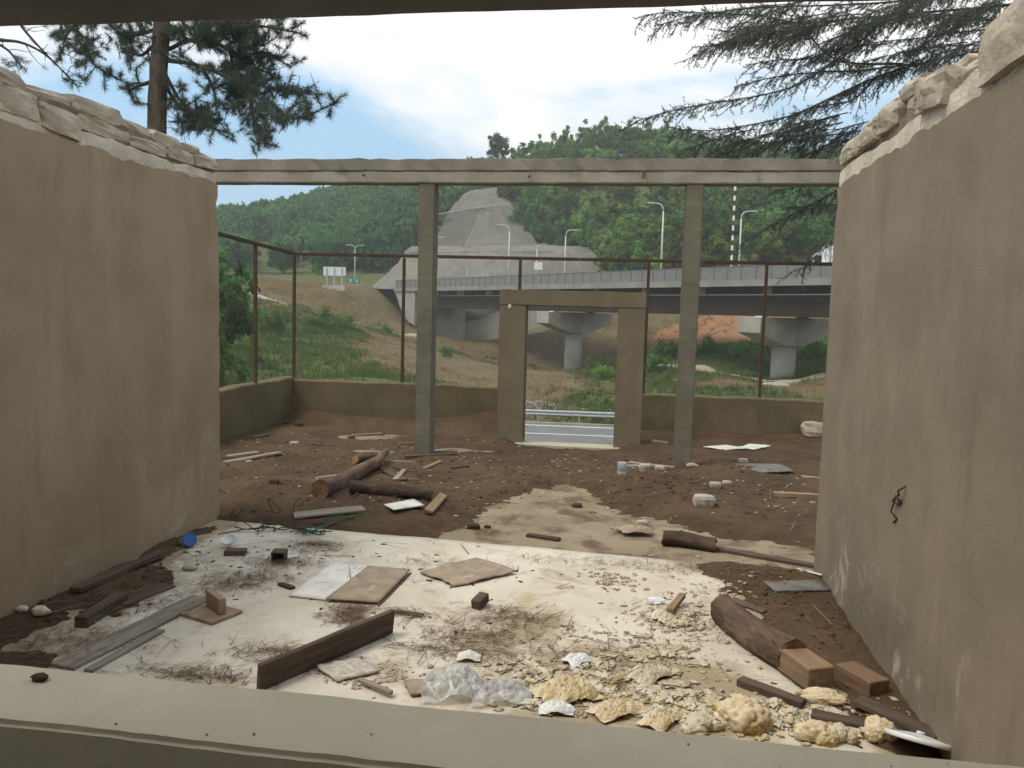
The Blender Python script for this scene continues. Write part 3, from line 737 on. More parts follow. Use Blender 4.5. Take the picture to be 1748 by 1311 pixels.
# the bent wire hook let into the right wall
hk = MB(); hp = [on_x(*p, XR) for p in [(1548,824),(1546,838),(1541,846),(1534,848),(1530,855),(1534,862),(1541,858),(1542,850),(1536,846),(1531,858),(1529,874),(1532,886),(1527,892)]]
hp = [np.array([p[0] - .012 - .02 * (i % 3 == 1) - .01 * math.sin(i), p[1], p[2]]) for i, p in enumerate(hp)]; hp[0][0] = XR + .03
hk.tube(hp, .006, 6)
tag(hk.build("wire_hook", M["wire"], None, True), "bent rusty wire hook sticking out of the right rendered wall", "hook")

# ------------------------------------------------------------------ the window wall in front
fw = thing("window_wall", "concrete window wall in the foreground framing the view, sill below and lintel above", "wall", (-1.2, (Y0 + Y1) / 2, 0))
def sheet_box(x0, x1, y0, y1, z0, z1, nx, ny_, amp, seed):
    """box with a subdivided, slightly uneven top, front and bottom"""
    bm = bmesh.new(); bmesh.ops.create_cube(bm, size=1)
    bmesh.ops.scale(bm, vec=(x1 - x0, y1 - y0, z1 - z0), verts=bm.verts); bmesh.ops.translate(bm, vec=((x0 + x1) / 2, (y0 + y1) / 2, (z0 + z1) / 2), verts=bm.verts)
    bmesh.ops.subdivide_edges(bm, edges=[e for e in bm.edges if abs(e.verts[0].co.x - e.verts[1].co.x) > .1], cuts=nx)
    bmesh.ops.bevel(bm, geom=[e for e in bm.edges if e.calc_face_angle(0) > .7], offset=.012, segments=2, affect='EDGES')
    for v in bm.verts:
        c = Vector((v.co.x * 3.1 + seed, v.co.y * 7, v.co.z * 7)); q = mnoise.noise_vector(c) * amp + mnoise.noise_vector(c * 4) * amp * .5
        v.co += Vector((0, q.y, q.z))
    me = bpy.data.meshes.new("slab"); bm.to_mesh(me); bm.free(); return me
off = np.array(fw.location)
def fw_part(name, b, mat, nx=60, amp=.005, seed=0):
    me = sheet_box(b[0] - off[0], b[1] - off[0], b[2] - off[1], b[3] - off[1], b[4], b[5], nx, 1, amp, seed); me.name = name; me.materials.append(mat)
    return link(name, me, fw)
fw_part("sill", (-2.6, 1.50, Y0, Y1, 1.0, 1.15), M["sill"], 90, .005, 1)
fw_part("apron", (-2.6, 1.50, Y0 + .006, Y1 - .006, -.25, 1.0), M["sill"], 20, .004, 4)
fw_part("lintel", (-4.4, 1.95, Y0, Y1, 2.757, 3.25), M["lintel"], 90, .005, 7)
fw_part("pier", (-4.4, -2.6, Y0 + .004, Y1 - .004, -.25, 2.757), M["sill"], 10, .004, 2)
fw_part("pier", (1.50, 1.95, Y0 + .004, Y1 - .004, -.25, 2.757), M["sill"], 10, .004, 3)

# unseen room around the camera; roof cut short, back omitted to light the sill
br = thing("unseen_room", "unseen room on the near side of the window, roof and open back shaped to light the sill", "room", (-1.2, -1.5, -.25))
def br_part(name, x0, x1, y0, y1, z0, z1, mat): return MB().box(x0 + 1.2, x1 + 1.2, y0 + 1.5, y1 + 1.5, z0 + .25, z1 + .25).build(name, mat, br)
br["kind"] = "structure"
br_part("floor_slab", -4.4, 1.95, -4.2, Y0 - .004, .30, .5, M["veranda"])
br_part("side_wall", -4.4, -4.0, -4.2, Y0 - .004, .5, 3.0, M["wall_l"])
br_part("side_wall", 1.55, 1.95, -4.2, Y0 - .004, .5, 3.0, M["wall_r"])
br_part("trimmed_roof", -4.4, 1.95, -4.2, 1.2, 3.0, 3.2, M["concrete"])  # roof edge placed for the brightness wanted on the sill

# ================================================================== VERANDA FRAME, PORTAL, PARAPET, STEEL FRAME
cf = thing("concrete_frame", "grey concrete frame of one long beam on two square posts", "concrete frame", (-1.1, 11.2, 0))
def cfm(name, x0, x1, y0, y1, z0, z1, mat, seed, amp=.006, long='x', bev=.012, cuts=70):
    bm = bmesh.new(); bmesh.ops.create_cube(bm, size=1)
    bmesh.ops.scale(bm, vec=(x1 - x0, y1 - y0, z1 - z0), verts=bm.verts); bmesh.ops.translate(bm, vec=((x0 + x1) / 2 + 1.1, (y0 + y1) / 2 - 11.2, (z0 + z1) / 2), verts=bm.verts)
    ax = 0 if long == 'x' else 2
    bmesh.ops.subdivide_edges(bm, edges=[e for e in bm.edges if abs(e.verts[0].co[ax] - e.verts[1].co[ax]) > .5], cuts=cuts)
    bmesh.ops.bevel(bm, geom=[e for e in bm.edges if e.calc_face_angle(0) > .7], offset=bev, segments=2, affect='EDGES')
    for v in bm.verts:
        c = v.co * 5 + Vector((seed, seed, 0)); q = mnoise.noise_vector(c) * amp + mnoise.noise_vector(c * 5) * amp * .7
        if long == 'x' and v.co.z > (z0 + z1) / 2 + .05: q *= 1.9
        v.co += q
    me = bpy.data.meshes.new(name); bm.to_mesh(me); bm.free(); me.materials.append(mat); return link(name, me, cf)
cfm("beam", -6.6, 3.4, 11.08, 11.34, 3.83, 3.985, M["concrete"], 1, .006)
cfm("beam", -6.6, 3.4, 11.07, 11.345, 3.99, 4.155, M["beam_top"], 5, .010)
cfm("post", -3.075, -2.845, 11.10, 11.33, -.1, 3.828, M["post"], 2, .005, 'z')
cfm("post", .545, .775, 11.10, 11.33, -.1, 3.828, M["post"], 3, .005, 'z')
# stubs of bar and holes in the beam face
for px, py in ((622,299),(905,301),(1100,298)):
    p = at_y(px, py, 11.07); b_ = MB().tube([(p[0] + 1.1, -.13, p[2] + (.05 if px == 1100 else .012)), (p[0] + 1.09, -.165, p[2] - (.05 if px == 1100 else .012))], .012, 6).build("bar_stub", M["wire"], cf)

po = thing("door_portal", "beige rendered doorway portal standing alone in front of the low wall", "doorway", (-1.05, 13.0, 0))
def pbox(name, x0, x1, z0, z1, seed):
    me = sheet_box(x0 + 1.05, x1 + 1.05, -.1, .15, z0, z1, 30, 1, .006, seed); me.name = name; me.materials.append(M["portal"]); return link(name, me, po)
pbox("jamb", -2.21, -1.775, -.1, 2.2, 1); pbox("jamb", -.325, .105, -.1, 2.2, 2); pbox("head", -2.215, .11, 2.2, 2.45, 3)
p_ = at_y(870, 524, 12.89); blob = blob_mesh("patch", M["lime"], 2, .2, 2, 3, (.03, .012, .045)); link("patch", blob, po, (p_[0] + 1.05, -.105, p_[2]))
MB().box(-.735, -.715, -.085, -.06, .05, 2.18).build("reveal_shade_strip", M["wood_dark"], po)  # dark strip standing for the shade in the left jamb's reveal

pw = thing("parapet_wall", "low rendered parapet wall closing the back and left of the veranda", "wall", (-6.17, 14.1, 0))
def parap(name, x0, x1, y0, y1, z, seed, lx=True):
    L = (x1 - x0) if lx else (y1 - y0); n = int(L / .08) + 2; V = []
    for i in range(n):
        t = i / (n - 1); zt = z + .018 * fbm(t * L * 1.5 + seed, seed, 4) + .012 * fbm(t * L * 6, seed, 2)
        q = .006 * fbm(t * L * 2, seed + 3, 3)
        prof = [(-.3, 0.0), (.3, q), (zt - .02, q + .002), (zt, .02), (zt, .23), (zt - .02, .25), (-.3, .25)]
        for zz, o in prof:
            if lx: V.append((x0 + (x1 - x0) * t + 6.17, y0 + o - 14.1, zz))
            else: V.append((x1 - o + 6.17, y0 + (y1 - y0) * t - 14.1, zz))
    F = [tuple(q) for q in grid_faces(n, 7)] + [tuple(range(7)), tuple((n - 1) * 7 + k for k in range(6, -1, -1))]
    me = bpy.data.meshes.new(name); me.from_pydata(V, [], F); me.materials.append(M["parapet"]); me.update(); link(name, me, pw)
parap("wall_length", -6.17, -1.98, 13.98, 14.23, .775, 1); parap("wall_length", -.12, 4.6, 13.98, 14.23, .76, 4)
parap("wall_length", -6.42, -6.173, 7.6, 14.23, .80, 7, False)

rf_ = thing("steel_frame", "rusty brown steel glazing frame standing on the parapet wall", "frame", (-6.17, 14.1, .76))
fo = np.array(rf_.location)
def bar(name, a, b, w=.05):
    a = np.array(a, float) - fo; b = np.array(b, float) - fo
    mb = MB(); d = b - a; L = np.linalg.norm(d)
    me = MB().box(-w / 2, w / 2, -w / 2, w / 2, 0, L).mesh(name, M["rust"]); bevel_mesh(me, .004)
    o = link(name, me, rf_); o.location = a; o.rotation_euler = Vector(d).to_track_quat('Z', 'Y').to_euler(); return o
bar("rail", (-6.215, 14.1, 3.035), (3.9, 14.1, 3.005), .055)
bar("rail", (-6.20, 14.065, 3.04), (-6.27, 9.8, 3.20), .055)
for px in (502, 688, 885, 1103, 1303):
    x = at_y(px, 560, 14.1)[0]; bar("upright", (x - .004, 14.1, .70), (x + .004, 14.1, 2.992), .05)
for px in (437, 330):
    p = on_x(px, 560, -6.23); bar("upright", (-6.24, p[1], .72), (-6.24, p[1], 3.02 + .04 * (14.1 - p[1])), .05)

# ================================================================== BRIDGE
BR_R = dep(1400, 480, 80.0); BR_L = dep(760, 487, 145.0)
bd = np.array([BR_L[0] - BR_R[0], BR_L[1] - BR_R[1]]); BLEN = np.linalg.norm(bd); bd /= BLEN
bn = np.array([-bd[1], bd[0]]);  bn = bn if bn @ np.array([.7, .7]) > 0 else -bn      # away from the camera
B0 = np.array([BR_R[0], BR_R[1], 0.0])
DECK = 5.85
bridge = thing("road_bridge", "long concrete and steel girder road bridge on hammerhead piers", "bridge", (B0[0], B0[1], -4.5))
bo = np.array(bridge.location)
def bp(t, o, z): p = B0[:2] + bd * t + bn * o; return (p[0] - bo[0], p[1] - bo[1], z - bo[2])
def bbox(name, t0, t1, o0, o1, z0, z1, mat, parent=None, n=1):
    mb = MB(); V = [bp(t0, o0, z0), bp(t1, o0, z0), bp(t1, o1, z0), bp(t0, o1, z0), bp(t0, o0, z1), bp(t1, o0, z1), bp(t1, o1, z1), bp(t0, o1, z1)]
    mb.add(V, [(0, 3, 2, 1), (4, 5, 6, 7), (0, 1, 5, 4), (1, 2, 6, 5), (2, 3, 7, 6), (3, 0, 4, 7)])
    return mb.build(name, mat, parent or bridge)
TE = BLEN + 13.5                                   # far (left) abutment
bbox("deck", -70, TE + 8, .0, 11.5, DECK - .32, DECK, M["bridge_concrete"])
bbox("edge_beam", -70, TE + 8, -.12, .33, DECK - .38, DECK + .33, M["edge_concrete"])
bbox("edge_beam", -70, TE + 8, 11.2, 11.6, DECK - .38, DECK + .33, M["edge_concrete"])
fe = bbox("noise_fence", -70, TE + 7.5, .0, .06, DECK + .335, DECK + 1.78, M["fence_grey"])
bbox("fence_rail", -70, TE + 7.5, -.05, .10, DECK + 1.785, DECK + 1.85, M["fence_grey"], fe)
pmesh = MB().box(-.05, .05, -.05, .03, 0, 1.45).mesh("fence_post", M["fence_grey"])
for i, t in enumerate(np.arange(-20, TE + 7, 2.0)):
    o = link("fence_post", pmesh, fe, bp(t, -.035, DECK + .335))
# girders: slender top flange, deep web
for o0 in (1.6, 8.6):
    bbox("girder", -70, TE, o0, o0 + .16, DECK - 3.45, DECK - 1.30, M["girder"])
    bbox("girder_flange", -70, TE, o0 - .28, o0 + .44, DECK - 1.295, DECK - 1.18, M["steel_galv"])
    bbox("girder_flange", -70, TE, o0 - .28, o0 + .44, DECK - 3.52, DECK - 3.455, M["girder"])
    bbox("haunch", -70, TE, o0 - .05, o0 + .2, DECK - 1.175, DECK - .325, M["girder"])
for t in np.arange(-12, TE, 9.5):
    bbox("bracket", t, t + .18, .35, 1.5, DECK - 1.175, DECK - .4, M["bridge_concrete"])
# hammerhead piers
def pier(px, base_z):
    ta = None
    # parameter along the bridge where its axis crosses this picture column
    d = ray(px, 560)[:2]; A_ = np.array([[d[0], -bd[0]], [d[1], -bd[1]]]); c = B0[:2] + bn * 5.6
    s, t = np.linalg.solve(A_, c); 
    L = 5.9; w = 1.55; zt = DECK - 3.65
    mb = MB(); prof = [(-L, zt), (L, zt), (L, zt - 1.7), (1.5, zt - 3.1), (-1.5, zt - 3.1), (-L, zt - 1.7)]
    poly = [bp(t - w, 5.6 + o, z) for o, z in prof]
    a_, b_ = np.array(bp(t - w, 0, 0)), np.array(bp(t + w, 0, 0))
    cap = mb.prism(poly, a_, b_).build("pier_cap", M["bridge_concrete"], bridge); bevel_mesh(cap.data, .05)
    for o0 in (1.7, 8.7):
        b2 = MB(); V = [bp(t + dt, o0 + do, z) for z in (zt + .001, zt + .13) for dt, do in ((-.5, -.45), (.5, -.45), (.5, .45), (-.5, .45))]
        b2.add(V, [(0, 3, 2, 1), (4, 5, 6, 7), (0, 1, 5, 4), (1, 2, 6, 5), (2, 3, 7, 6), (3, 0, 4, 7)]); b2.build("bearing", M["white_paint"], cap)
    c0 = bp(t, 5.6, 0)
    MB().lathe([(1.35, base_z - bo[2] - 2.0), (1.3, zt - 2.9 - bo[2])], 28, (c0[0], c0[1], 0)).build("pier_column", M["bridge_concrete"], bridge, True)
pier(980, -7.0); pier(1340, -4.6)
pier(1810, -4.0)
# left abutment with its curved wing
ab = MB(); prof = [(TE - 1.0, DECK - .4), (TE + 8.2, DECK - .4), (TE + 7.0, DECK - 1.6), (TE + 5.8, DECK - 3.2), (TE + 4.0, DECK - 5.0), (TE + 1.8, DECK - 6.3), (TE - 1.0, DECK - 6.9), (TE - 1.0, DECK - 9.5)]
ab.prism([bp(t, .15, z) for t, z in prof[:-1]], np.array(bp(0, .15, 0)), np.array(bp(0, .75, 0))).build("wing_wall", M["bridge_concrete"], bridge)
bbox("abutment", TE - 1.6, TE + 1.0, .8, 11.0, -4.0, DECK - 3.6, M["bridge_concrete"])
bbox("back_wall", TE + .2, TE + 1.0, .8, 11.0, DECK - 3.6, DECK - .325, M["bridge_concrete"])
# carriageway surface and approach road
mb = MB().add([np.array(bp(t, o, DECK + .004)) + bo for t, o in ((-70, .4), (TE + 8, .4), (TE + 8, 11.1), (-70, 11.1))], [(0, 1, 2, 3)])
tag(mb.build("bridge_road", M["asphalt"]), "asphalt carriageway on top of the bridge", kind="structure")
ap = MB(); pA = [np.array(bp(TE + 8, o, DECK + .1)) + bo for o in (.4, 11.1)]; pB = [np.array(bp(TE + 60, o, DECK + .7)) + bo + np.array([-25, 0, 0]) for o in (-5, 8)]
ap.add([pA[0], pA[1], pB[1], pB[0]], [(0, 1, 2, 3)])
tag(ap.build("approach_road", M["asphalt"]), "asphalt approach road leaving the bridge to the left", kind="structure")

# pale retaining wall beyond the abutment, under the deck
rw = MB(); a = dep(725, 566, 173); b = dep(1015, 572, 163)
rwall = thing("retaining_wall", "pale stained concrete retaining wall under the bridge deck", "wall", (a[0], a[1], a[2] - 1))
nseg = 9
for i in range(nseg):
    p = a + (b - a) * i / nseg; q = a + (b - a) * (i + .985) / nseg
    e = (b - a)[:2]; e = e / np.linalg.norm(e); nrm = np.array([-e[1], e[0], 0]) * (.6 + .05 * (i % 2))
    zt = DECK - 1.5
    pts = [np.array([p[0], p[1], -6.0]), np.array([q[0], q[1], -6.0]), np.array([q[0], q[1], zt]), np.array([p[0], p[1], zt])]
    MB().prism([x - np.array(rwall.location) for x in pts], (0, 0, 0), nrm).build("wall_panel", M["bridge_concrete"], rwall)

# ================================================================== SPRAYED CONCRETE SLOPE
def patch(name, parent, corners, nu, nv, seed, amp, mat):
    """corners: bl, br, tr, tl as 3D; bowed solid sheet"""
    c = [np.array(k) - np.array(parent.location) for k in corners]; V = []
    n0 = np.cross(c[1] - c[0], c[3] - c[0]); n0 /= np.linalg.norm(n0)
    for i in range(nu):
        for j in range(nv):
            u, v = i / (nu - 1), j / (nv - 1)
            eu = u + .014 * fbm(v * 5 + seed, seed, 3)
            p = (c[0] * (1 - eu) + c[1] * eu) * (1 - v) + (c[3] * (1 - eu) + c[2] * eu) * v
            rib = .9 * math.sin(u * 9 + seed + .8 * math.sin(v * 3)) * .5
            rg = 1 - abs(float(fbm(u * 4.5 + seed + v * .6, v * 1.3, 4)))
            V.append(p - n0 * (amp * .6 * float(fbm(u * 6 + seed, v * 4, 5)) + amp * .35 * rib - amp * 1.6 * (rg - .6)))
    o = link(name, np_mesh(name, V, grid_faces(nu, nv), mat, True), parent)
    s = o.modifiers.new("thick", 'SOLIDIFY'); s.thickness = 6.0; s.offset = 1 if n0[1] < 0 else -1
    s.offset = -1
    return o
sc0 = dep(840, 478, 185)
slope = thing("shotcrete_slope", "grey sprayed-concrete cut slope stepping up the hillside behind the bridge", "slope", sc0 - np.array([0, 0, 3]))
patch("concrete_face", slope, [dep(600, 530, 168), dep(1080, 530, 168), dep(1012, 428, 182), dep(692, 431, 182)], 70, 18, 1.0, .45, M["shotcrete_light"])
patch("berm", slope, [dep(690, 432, 181.5), dep(1013, 429, 181.5), dep(1000, 418, 190), dep(705, 421, 190)], 40, 6, 3.0, .4, M["shotcrete_light"])
patch("concrete_face", slope, [dep(732, 428, 191), dep(789, 428, 187), dep(824, 353, 209), dep(768, 359, 213)], 24, 22, 5.0, .35, M["shotcrete_dark"])
patch("concrete_face", slope, [dep(789, 428, 187), dep(926, 428, 191), dep(876, 350, 213), dep(824, 353, 209)], 30, 22, 6.0, .35, M["shotcrete"])
patch("concrete_face", slope, [dep(766, 361, 214), dep(878, 353, 214), dep(848, 320, 228), dep(794, 328, 228)], 24, 10, 8.0, .35, M["shotcrete"])
lb = MB(); lb.tube([dep(748, 366, 205) - np.array(slope.location), dep(800, 357, 207) - np.array(slope.location), dep(852, 351, 208) - np.array(slope.location)], .2, 6).build("berm_edge", M["bridge_concrete"], slope)

# ================================================================== STREET LAMPS, SIGNS, MAST, TRUCK
def hor(px): return 508.5 + 46.4 * px / 1748
def street_lamp(px, ptop, arms, label, small=False):
    zt = 16.2; D = (zt - EYE) * FPX / (hor(px) - ptop); p = dep(px, ptop, D); zb = DECK - .1
    if small: zb = DECK - .1
    root = thing("street_lamp", label, "street lamp", (p[0], p[1], zb), 0, "street lamps along the upper road")
    H = zt - zb
    MB().tube([(0, 0, 0), (0, 0, H * .5), (0, 0, H - 1.0)], [.13, .11, .09], 8).build("pole", M["lamp_pole"], root, True)
    for s in arms:
        c, sn = math.cos(.15), math.sin(.15)
        pts = [(0, 0, H - 1.0)] + [(s * r * c, s * r * sn, H - 1.0 + h) for r, h in ((.08, .45), (.3, .8), (.75, .98), (1.3, 1.0))]
        MB().tube(pts, [.08, .08, .075, .07, .06], 8).build("arm", M["lamp_pole"], root, True)
        hd = MB().box(-.45, .45, -.16, .16, -.06, .08).mesh("lamp_head", M["lamp_pole"]); bevel_mesh(hd, .03)
        o = link("lamp_head", hd, root, (s * 1.65 * c, s * 1.65 * sn, H)); o.rotation_euler = (0, 0, .15)
    return root
street_lamp(1133, 348, (-1,), "tall pale street lamp arching left, just left of the right concrete post")
street_lamp(966, 393, (1,), "pale street lamp arching right above the doorway portal")
street_lamp(917, 417, (1,), "pale street lamp with a white sign plate above the left part of the portal")
street_lamp(870, 385, (-1,), "pale street lamp arching left in front of the sprayed-concrete slope")
street_lamp(742, 405, (1,), "pale street lamp just right of the left concrete post")
street_lamp(606, 419, (-1, 1), "double-armed street lamp right of the white billboard")
street_lamp(514, 430, (-1, 1), "double-armed street lamp beside the corner of the steel frame")
street_lamp(443, 437, (1,), "small distant single-arm street lamp at the far left of the road")
street_lamp(1266, 361, (1,), "pale street lamp behind the striped mast on the right")
# sign plate carried by the third lamp
D = 14.1 * FPX / (hor(917) - 417); p = dep(919, 454, D - .4)
MB().box(-.85, .85, -.04, .04, -.75, .75).build("road_sign", M["white_paint"], None, False, p)
tag(bpy.context.scene.objects["road_sign"], "small white sign plate fixed to a street lamp above the portal", "sign")
p = dep(797, 478, 158)
sp = thing("marker_pole", "thin short pale pole on the bridge between two lamps", "pole", (p[0], p[1], DECK)); MB().tube([(0, 0, 0), (0, 0, 4.4)], .07, 6).build("pole", M["lamp_pole"], sp); MB().lathe([(.1, 4.4), (.1, 4.5)], 8).build("pole_cap", M["lamp_pole"], sp)

# billboard seen from behind
p = dep(571, 484, 143)
bb = thing("billboard", "white billboard seen from behind on three legs beside the upper road", "billboard", (p[0], p[1], p[2] - .4), YAW * 0 + .15)
k = 143 / FPX
MB().box(-19 * k, 19 * k, -.06, .06, 17 * k, 32 * k).build("panel", M["white_paint"], bb)
for x in (-13, 0, 13): 
    MB().box(x * k - .11, x * k + .11, -.22, -.065, -.5, 31 * k).build("leg", M["steel_galv"], bb)
MB().box(-19 * k, 19 * k, -.9, -.3, -.9, 0.05).build("footing", M["kerb"], bb)
p = dep(604, 479, 172); k = 172 / FPX
gs = thing("direction_sign", "low green direction sign under the double lamp by the upper road", "sign", (p[0], p[1], p[2] - 1.0), .1)
MB().box(-11 * k, 11 * k, -.05, .05, 4 * k, 11.5 * k).build("panel", M["sign_green"], gs)
for x in (-7, 7): MB().box(x * k - .08, x * k + .08, .06, .2, -1.2, 11 * k).build("leg", M["steel_galv"], gs)
for (x0, x1, z0, z1) in ((-9, -2, 8.6, 9.8), (-8, -3, 6, 7.2), (1, 9, 8.8, 9.8), (2, 8, 6.2, 7.2)):
    MB().box(x0 * k, x1 * k, -.07, -.052, z0 * k, z1 * k).build("text_bar", M["white_paint"], gs)

# striped mast
Dm = 118; pt = dep(1256, 300, Dm); 
ms = thing("striped_mast", "tall thin white mast with dark bands right of the right concrete post", "mast", (pt[0], pt[1], 4.0))
H = pt[2] - 4.0; nseg = 26
for i in range(nseg):
    MB().tube([(0, 0, H * i / nseg), (0, 0, H * (i + 1) / nseg)], .17, 8, True).build("mast_section", M["white_paint" if i % 2 else "rust"], ms)

# truck: mostly hidden by the right wall
tp = dep(1392, 480, 83.5); 
tk = thing("truck", "white truck driving on the bridge, cab showing past the right wall", "truck", (tp[0], tp[1], DECK + .01), math.atan2(bd[1], bd[0]) + math.pi)
# local x runs backwards along the truck
cabp = [(0, .5), (0, 1.5), (.12, 2.0), (.42, 2.75), (.95, 2.95), (1.15, 3.0), (1.7, 3.62), (2.3, 3.85), (2.3, .5)]
cab = MB().prism([(x, -1.2, z) for x, z in cabp], (0, -1.2, 0), (0, 1.2, 0)).mesh("cab", M["truck_white"]); bevel_mesh(cab, .07, 2); link("cab", cab, tk)
MB().prism([(.13, -1.1, 2.02), (.40, -1.1, 2.7), (.38, -1.1, 2.72), (.10, -1.1, 2.04)], (0, -1.1, 0), (0, 1.1, 0)).build("windscreen", M["glass_dark"], tk, False, (-.02, 0, 0))
for s in (-1, 1):
    MB().box(.6, 1.5, s * 1.21 - .006, s * 1.21 + .006, 1.75, 2.6).build("side_window", M["glass_dark"], tk)
    MB().box(-.1, .08, s * 1.42 - .12, s * 1.42 + .12, 1.9, 2.6).build("mirror", M["rubber"], tk)
    MB().box(-.03, .04, s * .85 - .2, s * .85 + .2, .75, .95).build("headlight", M["white_plastic"], tk)
bx_ = MB().box(2.6, 10.5, -1.25, 1.25, 1.0, 3.95).mesh("cargo_box", M["truck_white"]); bevel_mesh(bx_, .04); link("cargo_box", bx_, tk)
MB().box(.3, 10.4, -.45, .45, .55, .98).build("chassis", M["rubber"], tk)
for x in (.95, 7.2, 8.5):
    for s in (-1, 1):
        V = MB(); V.tube([(x, s * .95, .5), (x, s * 1.22, .5)], .5, 20); w = V.build("wheel", M["rubber"], tk)
        MB().tube([(x, s * 1.222, .5), (x, s * 1.235, .5)], .26, 14).build("rim", M["steel_galv"], w)

# ================================================================== TREES
def crown_mesh(name, mat, seed, n_cl=46, leaves=46, rx=1.0, rz=1.15, leaf=.16, shape=1.0, cl=.30):
    R = np.random.default_rng(seed); C = []
    while len(C) < n_cl:
        p = R.uniform(-1, 1, 3); r = np.linalg.norm(p)
        if .35 < r < 1.0 and p[2] > -.75: C.append(p * (1 + .28 * R.normal()) * (1 - .15 * (p[2] > .5)))
    C = np.array(C); C[:, :2] *= rx; C[:, 2] *= rz * shape
    N = n_cl * leaves
    cc = np.repeat(C, leaves, 0); q = R.normal(size=(N, 3)); q /= np.linalg.norm(q, axis=1)[:, None]
    P = cc + q * (cl * R.uniform(.25, 1.0, (N, 1)) * R.uniform(.7, 1.25, (n_cl, 1)).repeat(leaves, 0))
    nr = q * .6 + (cc / (np.linalg.norm(cc, axis=1)[:, None] + .01)) * .4 + R.normal(size=(N, 3)) * .45 + np.array([0, 0, .25])
    nr /= np.linalg.norm(nr, axis=1)[:, None]
    t = np.cross(nr, R.normal(size=(N, 3))); t /= np.linalg.norm(t, axis=1)[:, None]; u = np.cross(nr, t)
    s = leaf * R.uniform(.6, 1.25, (N, 1))
    V = np.stack([P - t * s, P - u * s * .55, P + t * s, P + u * s * .55], 1).reshape(-1, 3)
    return V, np.arange(4 * N).reshape(-1, 4)
crowns = []
for s in range(7):
    V, F = crown_mesh("crown", None, 100 + s, 52, 60, .9 + .1 * (s % 3), 1.05 + .12 * (s % 2), .105, cl=.27)
    crowns.append((np_mesh("crown", V, F, M["leaf"]), np_mesh("crown", V, F, M["leaf_light"])))
def trunk_mesh(h, r, seed):
    random.seed(seed); mb = MB(); mb.tube([(0, 0, -.5), (.05, .02, h * .4), (-.04, .06, h * .9)], [r, r * .8, r * .4], 7)
    for k in range(5):
        a = random.random() * 6.3; z = h * (.4 + .1 * k); mb.tube([(0, 0, z), (math.cos(a) * .5, math.sin(a) * .5, z + .5), (math.cos(a) * 1.2, math.sin(a) * 1.2, z + 1.2)], [r * .4, r * .3, r * .12], 5)
    return mb.mesh("trunk", M["trunk"])
trunks = [trunk_mesh(4.5, .22, 3), trunk_mesh(5.5, .26, 4)]
def broad_tree(x, y, h, w, label, group, light=False, seed=0, z=None, name="broadleaf_tree"):
    z = float(terrain_z(np.array([x]), np.array([y]))[0]) if z is None else z
    root = thing(name, label, "tree", (x, y, z - .2), seed * 1.3, group)
    t = link("trunk", trunks[seed % 2], root); t.scale = (w / 3.2, w / 3.2, h / 9)
    c = link("crown", crowns[seed % 7][1 if light else 0], root, (0, 0, h * .58)); c.scale = (w, w, h * .42)
    return root
random.seed(21)
GT = "trees covering the hillside right of the concrete slope"
LT = "leafy green tree in the wood on the hillside above the bridge"
spots = []
# the hillside wood right of the cut: rows of crowns from the road up to the skyline
for k in range(900):
    px = random.uniform(838, 1470); D = random.uniform(138, 242)
    p0 = dep(px, 400, D)
    z = float(terrain_z(np.array([p0[0]]), np.array([p0[1]]))[0])
    if any((p0[0] - a) ** 2 + (p0[1] - b) ** 2 < 15 + (D - 135) * .08 for a, b, *_ in spots): continue
    # keep clear of the cut slope
    ppx = px; ypx = hor(px) - (z - EYE) * FPX / D
    if px < 1045 and D < 236 and ypx > 300 and px < 925 + (ypx - 428) * .0 and ypx > 318 and px < (905 if ypx < 430 else 1045): continue
    if px < 1040 and D < 186: continue
    if any(abs(px - a) < 26 and D < b + 4 for a, b in ((870, 133), (918, 170), (966, 140), (1133, 103))): continue
    spots.append((p0[0], p0[1], z, px, D))
print("hill trees", len(spots))
for i, (x, y, z, px, D) in enumerate(spots):
    lt_ = random.random() < .35
    row = "on the skyline of the hill above the beam" if D > 212 else ("halfway up the wooded hillside" if D > 172 else "at the foot of the wooded hillside just above the bridge")
    broad_tree(x, y, random.uniform(6.5, 10.5), random.uniform(2.7, 4.2), ("light green" if lt_ else "deep green") + " leafy tree " + row, GT, lt_, i, z)
# young bright trees on the near side of the wood, just above the bridge fence
for i, (px, pb, D, hh, w, lab) in enumerate([(1062, 452, 158, 8.5, 3.6, "bright green young tree at the right end of the concrete slope"), (1010, 436, 186, 6, 3.2, "low bright green tree on the top edge of the lower concrete face"),
        (900, 400, 205, 9, 4.2, "green tree overhanging the right edge of the upper concrete face"), (940, 425, 196, 8, 4.0, "leafy tree above the berm of the concrete slope, over the portal"), (985, 428, 192, 7, 3.4, "leafy tree on the berm behind a street lamp"),
        (1110, 462, 150, 5, 3.0, "low bright bush-like tree behind the tall arching lamp"), (1215, 455, 146, 6, 3.2, "light green tree beside the right concrete post"), (1330, 450, 138, 6.5, 3.4, "light green tree between the mast and the truck"), (1390, 440, 136, 7.5, 3.6, "green tree directly behind the white truck"),
        (880, 350, 222, 9, 4.2, "tree at the upper right corner of the concrete slope"), (850, 275, 236, 8, 3.6, "leftmost tree rising above the concrete beam on the right hill"), (760, 345, 236, 7, 3.6, "tree at the upper left corner of the concrete slope"), (725, 400, 205, 8, 3.6, "tree at the left edge of the concrete slope behind the left post")]):
    p = dep(px, pb, D); broad_tree(p[0], p[1], hh, w, lab, "trees bordering the concrete slope and bridge", i in (0, 1, 5, 6, 7), i + 3, p[2])

